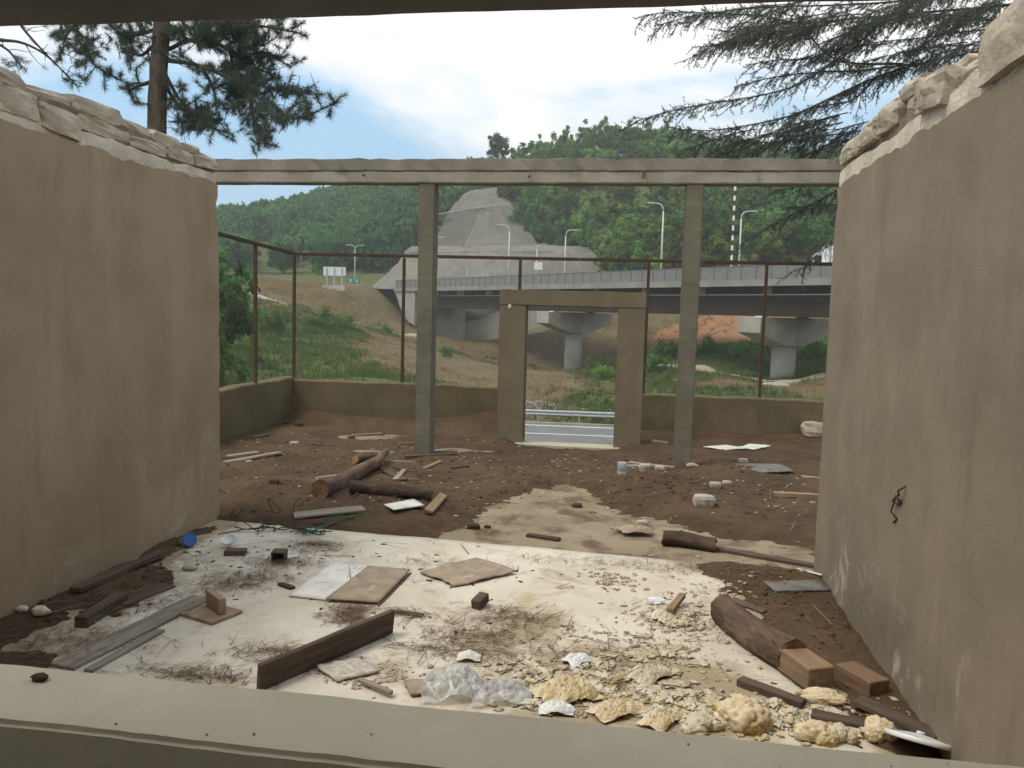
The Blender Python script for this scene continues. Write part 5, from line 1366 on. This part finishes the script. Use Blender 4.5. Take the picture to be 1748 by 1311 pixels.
lying("bark_strip", "dark bark scrap at the left tip of the white board", "bark strip", M["bark_dark"], (478,998), (500,1006), .05, .02)
# containers by the left wall
p = g(322, 934); tubc = thing("plastic_tub", "round white plastic tub with a blue lid lying by the left wall", "tub", (p[0], p[1], ground_h(*p[:2])), 0)
o = MB().lathe([(.050, -.13), (.056, 0.0), (.056, .012)], 20).build("tub_body", M["white_plastic"], tubc, True, (0, 0, .062)); o.rotation_euler = (math.radians(66), 0, math.radians(48))
o = MB().lathe([(.060, .013), (.062, .018), (.062, .030), (.057, .034), (.053, .029), (.01, .028)], 24).build("lid", M["blue_plastic"], tubc, False, (0, 0, .062)); o.rotation_euler = (math.radians(66), 0, math.radians(48))
p = g(391, 934); cup = thing("plastic_cup", "small white plastic bowl on the floor right of the blue-lidded tub", "bowl", (p[0], p[1], .012), 0)
o = MB().lathe([(.03, 0), (.055, .02), (.062, .045), (.058, .045), (.05, .022), (.01, .008)], 18).build("bowl_body", M["white_plastic"], cup, True); o.rotation_euler = (.5, .1, 0)
o.location = (0, 0, .028)
MB().lathe([(.032, -.004), (.034, .0), (.032, .004)], 16).build("foot_ring", M["white_plastic"], cup, True, (0, .01, .012))
lying("white_rod", "thin white plastic rod lying right of the white bowl", "rod", M["white_plastic"], (402,930), (472,924), .012, .012, amp=.001)
lying("brown_block", "reddish dark block in front of the white bowl", "block", M["wood_dark"], (384,946), (420,946), .10, .045)
bk = thing("square_pipe", "short dark square pipe offcut with a hollow end in the middle left", "pipe", g(477, 956) + np.array([0, 0, .002]), .2)
mbk = MB()
for (x0, x1, z0, z1) in ((-.055, .055, 0, .012), (-.055, .055, .068, .08), (-.055, -.043, .012, .068), (.043, .055, .012, .068)): mbk.box(x0, x1, -.06, .06, z0, z1)
mbk.build("pipe_wall", M["wood_dark"], bk); MB().box(-.042, .042, .03, .045, .013, .067).build("inner_web", M["wood_dark"], bk)
lying("white_tube", "short white tube beside the dark square pipe", "tube", M["white_plastic"], (490,955), (513,951), .03, .03, bev=.009)
p = g(325, 972); tag(MB().lathe([(.03, 0), (.055, .006), (.06, .018), (.02, .028)], 12).build("stone_disc", M["rubble"], None, True, (p[0], p[1], .001)), "small pale disc-shaped stone left of the middle", "stone")
for i, (px, py, s, lab) in enumerate([(70,1056,.045,"pale yellow foam piece in the soil at the left edge"),(38,1054,.03,"smaller pale yellow foam piece at the left edge")]):
    p = g(px, py); tag(link("foam_piece", blob_mesh("foam_piece", M["foam_pale"], 3, .3, 1.6, i + 4, (s * 1.3, s, s * .8), True, .3), None, (p[0], p[1], ground_h(*p[:2]) + s * .6)), lab, "foam", "foam lumps")
# wires
def wiggle(a, b, n, amp, lift, seed):
    R = np.random.default_rng(seed); A, B = g(*a), g(*b); pts = []
    for i in range(n):
        t = i / (n - 1); p = A * (1 - t) + B * t + np.array([R.normal() * amp, R.normal() * amp, 0]); p[2] = ground_h(*p[:2]) + .012 + abs(R.normal()) * lift; pts.append(p)
    return resample(pts, .02)
wt = thing("wire_tangle", "tangle of dark rusty wire at the far left corner of the pale floor", "wire", g(480, 906)); wo = np.array(wt.location)
for i, (a, b, am, lf) in enumerate([((400,905),(560,912),.05,.03),((420,895),(530,908),.06,.04),((440,915),(555,900),.05,.03),((460,902),(463,885),.03,.14),((500,905),(512,890),.03,.12),((385,912),(480,900),.05,.02),((390,903),(410,890),.03,.07),((495,912),(565,913),.03,.02),((445,900),(540,915),.07,.04)]):
    MB().tube([p - wo for p in wiggle(a, b, 7, am, lf, i)], .0055, 5).build("wire_strand", M["wire"], wt, True)
gt = thing("green_cord", "bundle of green cord beside the rusty wire", "cord", g(535, 908)); wo = np.array(gt.location)
for i, (a, b) in enumerate([((512,914),(620,893)),((515,908),(548,912)),((518,905),(600,896)),((520,916),(545,908))]):
    MB().tube([p - wo for p in wiggle(a, b, 7, .03, .02, 40 + i)], .007, 5).build("cord_strand", M["green_net"], gt, True)

# ------------------------------------------------ room, right part
root, A, B, ax, up, sd = log_piece("squared_log", "thick barked log with a squared sawn end, near the right wall", (1232,1062), (1352,1150), .105, .105, M["bark"])
tb = rough_box(.30, .17, .13, .004, 4, .006, 6, M["wood_tan"], "squared_end"); o = link("squared_end", tb, root)
o.location = B + ax * .12 - np.array([0, 0, .07]) - np.array(root.location); o.rotation_euler = (0, 0, math.atan2(ax[1], ax[0]))
o = link("bark_flap", rough_box(.34, .05, .018, .010, 6, .003, 14, M["bark"], "bark_flap"), root); c = A + ax * .22 + sd * -.06 + up * .09 - np.array(root.location); o.location = c; o.rotation_euler = (.3, -.08, math.atan2(ax[1], ax[0]) + .12)
wb = link("timber_block", rough_box(.26, .145, .10, .003, 4, .005, 7, M["wood_red"], "timber_block"), None, g(1470, 1178) + np.array([0, 0, .012])); wb.rotation_euler = (0, 0, math.atan2(ax[1], ax[0]) + .10)
tag(wb, "sawn brown timber block between the squared log and the right wall", "timber block")
lying("plank", "dark split plank in front of the squared log", "plank", M["wood_dark"], (1262,1168), (1372,1208), .07, .045)
lying("plank", "long dark plank running to the foot of the right wall", "plank", M["wood_dark"], (1462,1212), (1605,1278), .10, .03)
lying("plank", "dark plank between the foam lumps and the sawn block", "plank", M["wood_dark"], (1385,1222), (1478,1244), .09, .03)
flat_sheet("grey_panel", "flat grey panel on the soil by the right wall of the room", "panel", M["grey_panel"], [(1303,1003),(1322,1020),(1422,1018),(1395,1001)], .014, .008, .004, 8, 5)
lying("white_stick", "thin white stick leaning at the foot of the right wall", "stick", M["white_plastic"], (1362,972), (1402,996), .018, .014, amp=.001)
def foam(px, py, sx_, sy_, sz_, seed, label, mat="foam", sub=5):
    p = g(px, py); h = ground_h(*p[:2])
    bm = bmesh.new(); R = np.random.default_rng(seed)
    # a heap of swollen lumps merged by displacement
    cs = [(R.uniform(-.55, .55), R.uniform(-.5, .5), R.uniform(-.1, .45), R.uniform(.38, .68)) for _ in range(9)]
    bmesh.ops.create_icosphere(bm, subdivisions=sub, radius=1.0)
    for v in bm.verts:
        d = np.array(v.co[:]); r = .35
        for (x, y, z, q) in cs:
            c = np.array((x, y, z)); b = d @ c; disc = b * b - (c @ c - q * q)
            if disc > 0: r = max(r, b + math.sqrt(disc))
        dv = Vector(d); r *= 1 + .10 * mnoise.fractal(dv * 4 + Vector((seed, 0, 0)), 1, 2, 4) - .16 * abs(mnoise.fractal(dv * 3.2 + Vector((0, seed, 4)), .9, 2.2, 5))
        dist, _p = mnoise.voronoi(dv * 5 + Vector((seed, 1, 2))); r += .13 * (.4 - dist[0])
        q_ = dv * r; z = q_.z * sz_
        v.co = (q_.x * sx_, q_.y * sy_, max(z, -.02))
    me = bpy.data.meshes.new("foam_lump"); bm.to_mesh(me); bm.free(); me.materials.append(M[mat]); me.polygons.foreach_set("use_smooth", [True] * len(me.polygons))
    return tag(link("foam_lump", me, None, (p[0], p[1], h + .012)), label, "foam", "foam lumps")
foam_later = []
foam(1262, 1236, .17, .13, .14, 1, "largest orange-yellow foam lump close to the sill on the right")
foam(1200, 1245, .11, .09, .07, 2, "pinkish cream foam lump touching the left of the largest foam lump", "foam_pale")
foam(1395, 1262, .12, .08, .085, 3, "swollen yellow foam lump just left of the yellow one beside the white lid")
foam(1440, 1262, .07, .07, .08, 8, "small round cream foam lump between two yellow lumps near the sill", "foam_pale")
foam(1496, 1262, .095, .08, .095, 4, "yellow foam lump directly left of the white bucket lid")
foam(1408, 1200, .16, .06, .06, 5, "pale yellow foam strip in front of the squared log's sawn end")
foam_later.append((968, 1188, .17, .13, .10, 6, "wrinkled yellow foam heap right of the crumpled plastic film", "foam"))
foam_later.append((1050, 1218, .14, .08, .06, 7, "ochre foam heap by the sill in the middle", "foam"))
foam_later.append((1108, 1155, .14, .09, .06, 9, "cream folded foam sheet in the middle right of the floor", "foam_pale"))
foam_later.append((1130, 1232, .12, .07, .055, 10, "ragged ochre foam strip along the sill left of the largest lump", "foam"))
foam_later.append((1140, 1052, .16, .09, .05, 11, "pale shredded foam pile left of the squared log's far end", "foam_pale"))
lying("wood_offcut", "small brown wood offcut lying on the pale shredded foam pile", "wood offcut", M["wood_tan"], (1143,1058), (1165,1030), .05, .035, 0, .05)
p = g(1120, 1030); tag(link("paper_scrap", blob_mesh("paper_scrap", M["white_plastic"], 3, .35, 3, 6, (.07, .05, .025), False), None, (p[0], p[1], .018)), "bluish white crumpled scrap behind the shredded foam pile", "scrap")
# crumpled plastic film
def film(px, py, lx, ly, h, seed, label, mat, n=46, rot=.3, name="plastic_film", fq=1.0):
    p = g(px, py); V = []
    for i in range(n):
        for j in range(n):
            u, v = i / (n - 1) * 2 - 1, j / (n - 1) * 2 - 1
            r1 = 1 - abs(float(fbm(u * 2.2 * fq + seed, v * 2.2 * fq, 4))); r2 = 1 - abs(float(fbm(u * 5 * fq + seed, v * 5 * fq + 3, 3, 1)))
            e = max(0, 1 - (u * u + v * v) * .8)
            rad = 1 + .25 * float(fbm(math.atan2(v, u) * 1.5 + seed, 2.0, 3))
            x, y = u * lx * rad, v * ly * rad; z = h * (.55 * r1 ** 2 + .35 * r2) * (e ** .7) + .01
            V.append((x * math.cos(rot) - y * math.sin(rot), x * math.sin(rot) + y * math.cos(rot), z))
    return tag(link(name, np_mesh(name, V, grid_faces(n, n), M[mat], True), None, (p[0], p[1], max(ground_h(*p[:2]), 0) + .004)), label, "plastic film")
for q in foam_later:
    o_f = film(q[0], q[1], q[2], q[3], q[4] * 1.05, q[5] * 3.3, q[6], q[7], 64, .1 * q[5], "foam_lump", 1.7); o_f["category"] = "foam"; o_f["group"] = "foam lumps"
film(775, 1178, .17, .15, .16, 2.0, "crumpled translucent plastic film by the sill left of the foam", "film")
film(850, 1190, .16, .12, .10, 5.0, "flatter crumpled translucent film between the tall film and the yellow foam", "film")
film(985, 1130, .08, .06, .05, 8.0, "bluish white crumpled plastic bag behind the wrinkled yellow foam", "white_plastic", 30, .8, "plastic_bag")
film(950, 1216, .09, .05, .06, 11.0, "white torn plastic shreds at the sill in front of the wrinkled foam", "white_plastic", 30, .1, "plastic_bag")
film(800, 1125, .07, .05, .05, 14.0, "small crumpled white paper ball behind the translucent film", "white_panel", 24, .1, "paper_ball")
flat_sheet("plaster_sheet", "pale broken plaster sheet in front of the long dark board", "plaster sheet", M["plaster_chip"], [(540,1142),(575,1168),(650,1150),(610,1128)], .012, .008, .02, 12, 7, None, .06)
lying("stick", "pale dry stick lying near the sill below the long dark board", "stick", M["wood_grey"], (612,1168), (668,1192), .03, .022, 0, .02)
flat_sheet("brown_scrap", "reddish brown torn scrap left of the translucent film", "scrap", M["card"], [(690,1168),(700,1192),(732,1188),(722,1166)], .012, .01, .03, 8, 9, None, .08)
p = g(1566, 1290); ld = thing("bucket_lid", "white plastic bucket lid leaning by the right wall near the sill", "lid", (p[0], p[1], ground_h(*p[:2])), 0)
o = MB().lathe([(.150, 0), (.155, .006), (.155, .022), (.146, .026), (.14, .02), (.06, .034), (.01, .038)], 32).build("lid_disc", M["white_plastic"], ld, True, (0, 0, .05)); o.rotation_euler = (-.30, .28, .3)
o = MB().lathe([(.02, .0), (.018, .012)], 12).build("lid_plug", M["white_plastic"], ld, True, (0.012, .012, .085)); o.rotation_euler = (-.30, .28, .3)
# crumbs on the sill
st = blob_mesh("sill_stone", M["bark_dark"], 2, .35, 1.8, 3, (.024, .015, .009)); tag(link("sill_stone", st, None, g(68, 1161, 1.15) + np.array([0, 0, .008])), "small dark clod lying on the left end of the sill", "clod")
R = np.random.default_rng(44); n = 26; xs_ = R.uniform(-1.5, .8, n); ys_ = Y0 + .02 + (Y1 - Y0 - .04) * R.random(n) ** 2.2
scatter("sill_crumbs", "tiny mortar crumbs along the sill", "crumbs", (rv, rfc), xs_, ys_, np.full(n, 1.152), .001 + .004 * R.random(n) ** 2, M["mortar"])

# ------------------------------------------------ veranda
log_piece("log", "long tapering barked log lying diagonally on the veranda soil", (546,870), (645,806), .098, .072, M["bark"])
log_piece("log", "thinner log tip continuing behind the long diagonal log", (636,818), (660,792), .06, .05, M["bark"], None, .06)
log_piece("log", "short log lying across behind the long diagonal log", (604,800), (650,792), .07, .06, M["bark"])
log_piece("log", "dark log half buried in front of the long diagonal log", (600,862), (735,868), .085, .06, M["bark_dark"])  # darker bark colour over the whole log
log_piece("log", "short dark log lying on the concrete in the right middle", (1132,926), (1222,936), .07, .07, M["bark_dark"])
lying("plank", "long thin plank half buried right of the short dark log", "plank", M["wood_dark"], (1222,934), (1392,964), .10, .03)
lying("board", "pale flat board at the back edge of the room beside the wire", "board", M["wood_grey"], (500,893), (622,884), .20, .022, group=None)
flat_sheet("white_sheet", "bright white rectangular sheet on the veranda soil in front of the dark log", "sheet", M["white_panel"], [(655,880),(672,889),(724,881),(706,870)], .012, .015, .003, 8, 4)
lying("board", "brown board end propped up right of the white sheet", "board", M["wood_tan"], (730,890), (756,862), .09, .03, .3, .03)
for i, (a, b, w, t, mt, lab) in enumerate([((388,788),(440,782),.12,.03,"wood_grey","grey plank by the left wall end on the soil"),((386,800),(478,783),.12,.03,"wood_grey","longer grey plank slanting out from the left wall end"),
    ((645,806),(690,832),.10,.03,"wood_dark","dark plank angled against the right side of the long log"),((674,832),(690,812),.07,.02,"wood_grey","short pale plank beside the dark plank at the long log"),((540,838),(594,828),.06,.04,"wood_grey","grey plank left of the long diagonal log"),
    ((600,742),(652,740),.05,.03,"wood_tan","pale thin batten lying far back on the left soil"),((552,720),(578,719),.06,.04,"wood_grey","short batten near the left parapet corner"),((680,762),(706,760),.05,.03,"wood_tan","short batten at the foot of the left post"),
    ((724,808),(752,797),.05,.03,"wood_tan","small pale batten right of the left post"),((655,797),(706,795),.06,.02,"wood_grey","flat pale batten behind the long log"),((672,808),(710,816),.05,.02,"wood_dark","thin dark batten right of the thinner log tip"),
    ((672,832),(712,829),.03,.02,"wood_tan","thin stick right of the long log's middle"),((525,760),(552,768),.04,.02,"wood_dark","thin dark curved batten on the left soil"),((430,752),(458,748),.08,.03,"wood_dark","dark wood piece near the left parapet"),
    ((900,911),(956,919),.07,.03,"bark_dark","flat dark bark piece on the bare concrete in the middle"),((1072,800),(1150,808),.10,.03,"wood_grey","grey plank at the foot of the right post"),((1066,806),(1102,808),.08,.03,"wood_grey","second grey plank end left of the right post"),
    ((1320,853),(1398,858),.08,.05,"wood_tan","tan batten poking out from behind the right wall"),((1368,821),(1400,823),.08,.02,"wood_grey","short grey board behind the right wall's end"),((770,808),(800,806),.05,.03,"wood_dark","dark batten right of the left post on the soil"),((1112,762),(1140,763),.08,.04,"wood_grey","short board just right of the portal"),((690,788),(780,782),.05,.02,"wood_dark","long thin dark batten behind the left post")]):
    lying("batten" if w < .07 else "plank", lab, "plank", M[mt], a, b, w, t, (random.random() - .5) * .2, .0)
flat_sheet("white_sheet", "white sheet lying far right beyond the right post", "sheet", M["white_panel"], [(1200,771),(1235,777),(1274,774),(1240,768)], .012, .012, .01, 8, 6)
flat_sheet("white_sheet", "torn white sheet touching the far right white sheet", "sheet", M["white_panel"], [(1262,770),(1285,775),(1316,768),(1290,764)], .012, .016, .03, 10, 8, None, .08)
flat_sheet("grey_panel", "large grey panel lying flat right of the right post", "panel", M["grey_panel"], [(1250,804),(1285,820),(1356,817),(1332,804)], .014, .012, .006, 8, 9)
p = g(1061, 824); cn_ = thing("tin_can", "dull tin can standing in the soil left of the right post", "can", (p[0], p[1], ground_h(*p[:2]) - .01), 0)
MB().lathe([(.058, 0), (.06, .004), (.06, .05), (.057, .055), (.06, .06), (.06, .15), (.058, .155)], 20).build("can_body", M["steel_galv"], cn_, True); MB().lathe([(.061, .153), (.061, .160)], 20).build("can_rim", M["steel_galv"], cn_)
for i, (px, py, s, lab, mt) in enumerate([(1201,872,.11,"grey rubble lump on the soil in the right middle","rubble"),(1096,893,.055,"round white stone on the concrete left of the short log","rubble"),(1390,764,.20,"yellowish boulder at the right end of the parapet","stone"),(1268,800,.06,"pale stone behind the large grey panel","rubble"),
    (440,735,.06,"pale stone near the left wall end","rubble"),(502,762,.06,"flat pale stone on the left soil","rubble"),(488,730,.06,"dark clod near the left parapet corner","bark_dark"),(510,732,.06,"darker clod right of the first clod by the corner","bark_dark"),(600,750,.05,"dark clod by the pale bare patch","bark_dark"),
    (468,852,.05,"dark clod on the soil near the left wall end","bark_dark"),(1100,812,.07,"whitish broken stone left of the right post","rubble"),(1126,815,.06,"brown stone at the left foot of the right post","stone"),(425,800,.035,"tiny white stone by the grey planks","rubble"),(985,862,.05,"dark flat clod on the bare concrete","bark_dark"),(808,898,.06,"dark flat stone at the edge of the bare concrete","bark_dark"),(832,897,.03,"small dark clod beside the flat stone","bark_dark"),(1240,840,.05,"pale chip of stone right of the right post","rubble"),(1220,850,.06,"white broken stone in front of the right post","rubble")]):
    p = g(px, py); tag(link("stone", stone_mesh("stone", M[mt], s * 2, s * 1.5, s * 1.1, i + 60, .2, 2, .5), None, (p[0], p[1], ground_h(*p[:2]) + s * .35)), lab, "stone")
film(1085, 908, .16, .10, .07, 21.0, "crumpled dirty paper sheet left of the short dark log", "card", 26, .2, "paper_sheet")
film(1180, 800 + 10, .0001 + .08, .05, .05, 24.0, "small crumpled brown rag right of the right post's foot", "card", 18, .2, "rag")

# ------------------------------------------------ litter that nobody could count
R = np.random.default_rng(51)
chip = (np.array([(-1, -.5, 0), (1, -.35, .05), (.8, .5, 0), (-.7, .45, .08), (-1, -.5, .16), (1, -.35, .2), (.8, .5, .16), (-.7, .45, .22)]) * np.array([1, 1, 1.2]), np.array([(0, 3, 2, 1), (4, 5, 6, 7), (0, 1, 5, 4), (1, 2, 6, 5), (2, 3, 7, 6), (3, 0, 4, 7)]))
def litter_xy(spec):
    xs_, ys_ = [], []
    for px, py, sx_, sy_, n in spec:
        c = g(px, py); xs_.append(c[0] + R.normal(0, sx_, n)); ys_.append(c[1] + R.normal(0, sy_, n))
    x, y = np.concatenate(xs_), np.concatenate(ys_)
    k = (y > 1.95) & (y < 13.9) & (((x > XL + .03) & (x < XR - .03)) | (y > 7.5)) & (x > -6.1) & (x < 4.2)
    return x[k], y[k]
def gh(x, y):
    fl_ = np.where(y < np.interp(x, [XL, XR], [7.29, 6.95]), 0.0, -.025); return np.maximum(soil_h(x, y), fl_)
x, y = litter_xy([(900,790,1.6,.8,120),(1150,850,1.4,.8,120),(650,800,1.5,1.0,130),(500,760,1.0,1.0,60),(1300,840,.9,.8,60),(620,860,.9,.4,70),(1300,960,.5,.4,50),(970,800,.5,.5,40)])
scatter("plaster_chips", "pale plaster and wood chips scattered over the soil", "debris", chip, x, y, gh(x, y), .005 + .026 * R.random(len(x)) ** 2.2, M["plaster_chip"])
x, y = litter_xy([(900,800,1.8,1.2,200),(600,800,1.5,1.2,240),(1250,850,1.2,1.0,200),(1400,1090,.3,.9,90),(200,1000,.4,.5,90),(900,1050,.9,.9,60),(550,960,.9,.6,60)])
scatter("dark_chips", "dark bark chips and clods scattered over the floors", "debris", chip, x, y, gh(x, y), R.uniform(.005, .026, len(x)), M["bark_dark"])
x, y = litter_xy([(1000,1180,.32,.14,300),(1150,1200,.25,.12,300),(1150,1060,.16,.14,220),(1130,1120,.28,.18,240),(1220,1010,.25,.2,120),(1050,990,.10,.10,130),(1350,1215,.30,.10,300),(880,1175,.25,.10,160),(620,1150,.16,.08,200),(1040,1100,.4,.2,180)])
fr = blob_mesh("f", None, 2, .45, 2.2, 5); fv = np.array([v.co[:] for v in fr.vertices]); ff = np.array([p.vertices[:] for p in fr.polygons]); fl_v = fv * np.array([1.3, .7, .45])
scatter("foam_crumbs", "torn foam and plaster crumbs strewn between the larger lumps", "foam", (fl_v, ff), x, y, gh(x, y) + .002, .004 + .022 * R.random(len(x)) ** 2.5, M["debris"])
sh = blob_mesh("s", None, 4, .75, 2.0, 9, (1, .7, .38), True, .7); shv = np.array([v.co[:] for v in sh.vertices]); shf = np.array([p.vertices[:] for p in sh.polygons])
x, y = litter_xy([(1010,1190,.30,.10,60),(1180,1215,.25,.10,70),(1320,1240,.22,.08,70)])
scatter("ochre_crumbs", "ochre foam shreds along the foot of the sill wall", "foam", (shv, shf), x, y, gh(x, y) + .006, R.uniform(.010, .036, len(x)), M["foam"])
x, y = litter_xy([(1010,1160,.26,.12,46),(1130,1190,.22,.12,50),(1150,1055,.14,.10,40),(1100,1120,.26,.12,26),(1300,1225,.25,.08,36),(900,1190,.2,.08,26)])
so_ = scatter("foam_shreds", "torn cream foam shreds between the larger lumps", "foam", (shv, shf), x, y, gh(x, y) + .008, R.uniform(.02, .062, len(x)), M["foam_pale"])
so_.data.polygons.foreach_set("use_smooth", [True] * len(so_.data.polygons))
x, y = litter_xy([(900,790,1.8,.9,420),(1150,850,1.3,.7,420),(600,800,1.5,1.1,520),(1250,820,1.2,.9,300),(1130,838,.6,.4,260),(640,860,.9,.3,240),(1380,1080,.25,.7,160),(200,1020,.4,.5,160)])
k = soil_h(x, y) > 0.0; x, y = x[k], y[k]
scatter("soil_clods", "small clods and crumbs of soil lying on the soil", "soil", (rv, rfc), x, y, gh(x, y) + .001, .004 + .030 * R.random(len(x)) ** 3, M["dirt"])
# pine needles and straws in drifts
def straws(name, label, spec, L, w, mat):
    x, y = litter_xy(spec); n = len(x); a = R.normal(0, .9, n) + .3; l = L * R.uniform(.4, 1.2, n); z = gh(x, y) + .004
    dz = R.uniform(0, .35, n) * l; c, s = np.cos(a), np.sin(a); z2 = z + dz; ww = w * R.uniform(.7, 1.4, n)
    z0 = z + .012 * R.random(n)
    P = [np.stack([x - c * l / 2 - s * ww, y - s * l / 2 + c * ww, z0], -1), np.stack([x - c * l / 2 + s * ww, y - s * l / 2 - c * ww, z0], -1), np.stack([x + c * l / 2 + s * ww * .5, y + s * l / 2 - c * ww * .5, z2], -1), np.stack([x + c * l / 2 - s * ww * .5, y + s * l / 2 + c * ww * .5, z2], -1)]
    V = np.stack(P, 1).reshape(-1, 3); return tag(link(name, np_mesh(name, V, np.arange(len(V)).reshape(-1, 4), mat)), label, "litter", kind="stuff")
straws("fallen_needles", "drifts of brown fallen pine needles on the pale floor",
       [(600,1045,.09,.10,260),(610,1060,.12,.06,200),(700,1048,.10,.05,120),(510,1120,.22,.10,420),(340,1155,.20,.06,260),(440,985,.18,.10,260),(390,1000,.16,.10,240),(480,960,.20,.08,260),(545,930,.12,.06,220),(230,1030,.25,.16,300),(540,940,.2,.1,160),(870,1055,.16,.10,260),(800,1085,.22,.10,240),(760,1110,.2,.08,180),(650,985,.2,.10,120),(780,965,.3,.10,160),(1000,960,.5,.10,140),(1150,970,.4,.08,160),(300,950,.3,.2,200),(900,1120,.5,.25,300),(1250,1050,.3,.25,200),(1350,1000,.3,.2,160),(140,1090,.3,.1,240),(60,1110,.25,.12,260),(440,850,.5,.25,420),(650,840,1.0,.5,300),(900,800,1.4,.6,360),(1150,840,1.0,.5,320),(1300,850,.7,.5,200),(560,760,1.0,.6,200)], .10, .0022, M["needle_litter"])
straws("dry_twigs", "thin dry twigs scattered over the floors", [(870,1065,.25,.15,20),(800,1100,.3,.15,16),(1000,1040,.8,.6,18),(600,950,.9,.5,20),(700,830,1.4,.7,40),(1150,860,1.2,.6,36),(200,1040,.4,.3,16),(1130,1130,.5,.3,20),(1400,1120,.2,.5,8)], .26, .0045, M["stick"])

# ================================================================== AIR
hz = MB().box(-560, 460, -60, 760, -62, 118).mesh("haze", None)
hm = bpy.data.materials.new("haze_air"); hm.use_nodes = True; hn = hm.node_tree.nodes; hn.clear()
ho = hn.new("ShaderNodeOutputMaterial"); pv = hn.new("ShaderNodeVolumePrincipled")
pv.inputs["Color"].default_value = (.86, .90, .90, 1); pv.inputs["Density"].default_value = .0007; pv.inputs["Anisotropy"].default_value = .3
hm.node_tree.links.new(pv.outputs["Volume"], ho.inputs["Volume"]); hz.materials.append(hm)
tag(link("haze", hz), "thin pale air haze over the valley", "haze", kind="stuff")
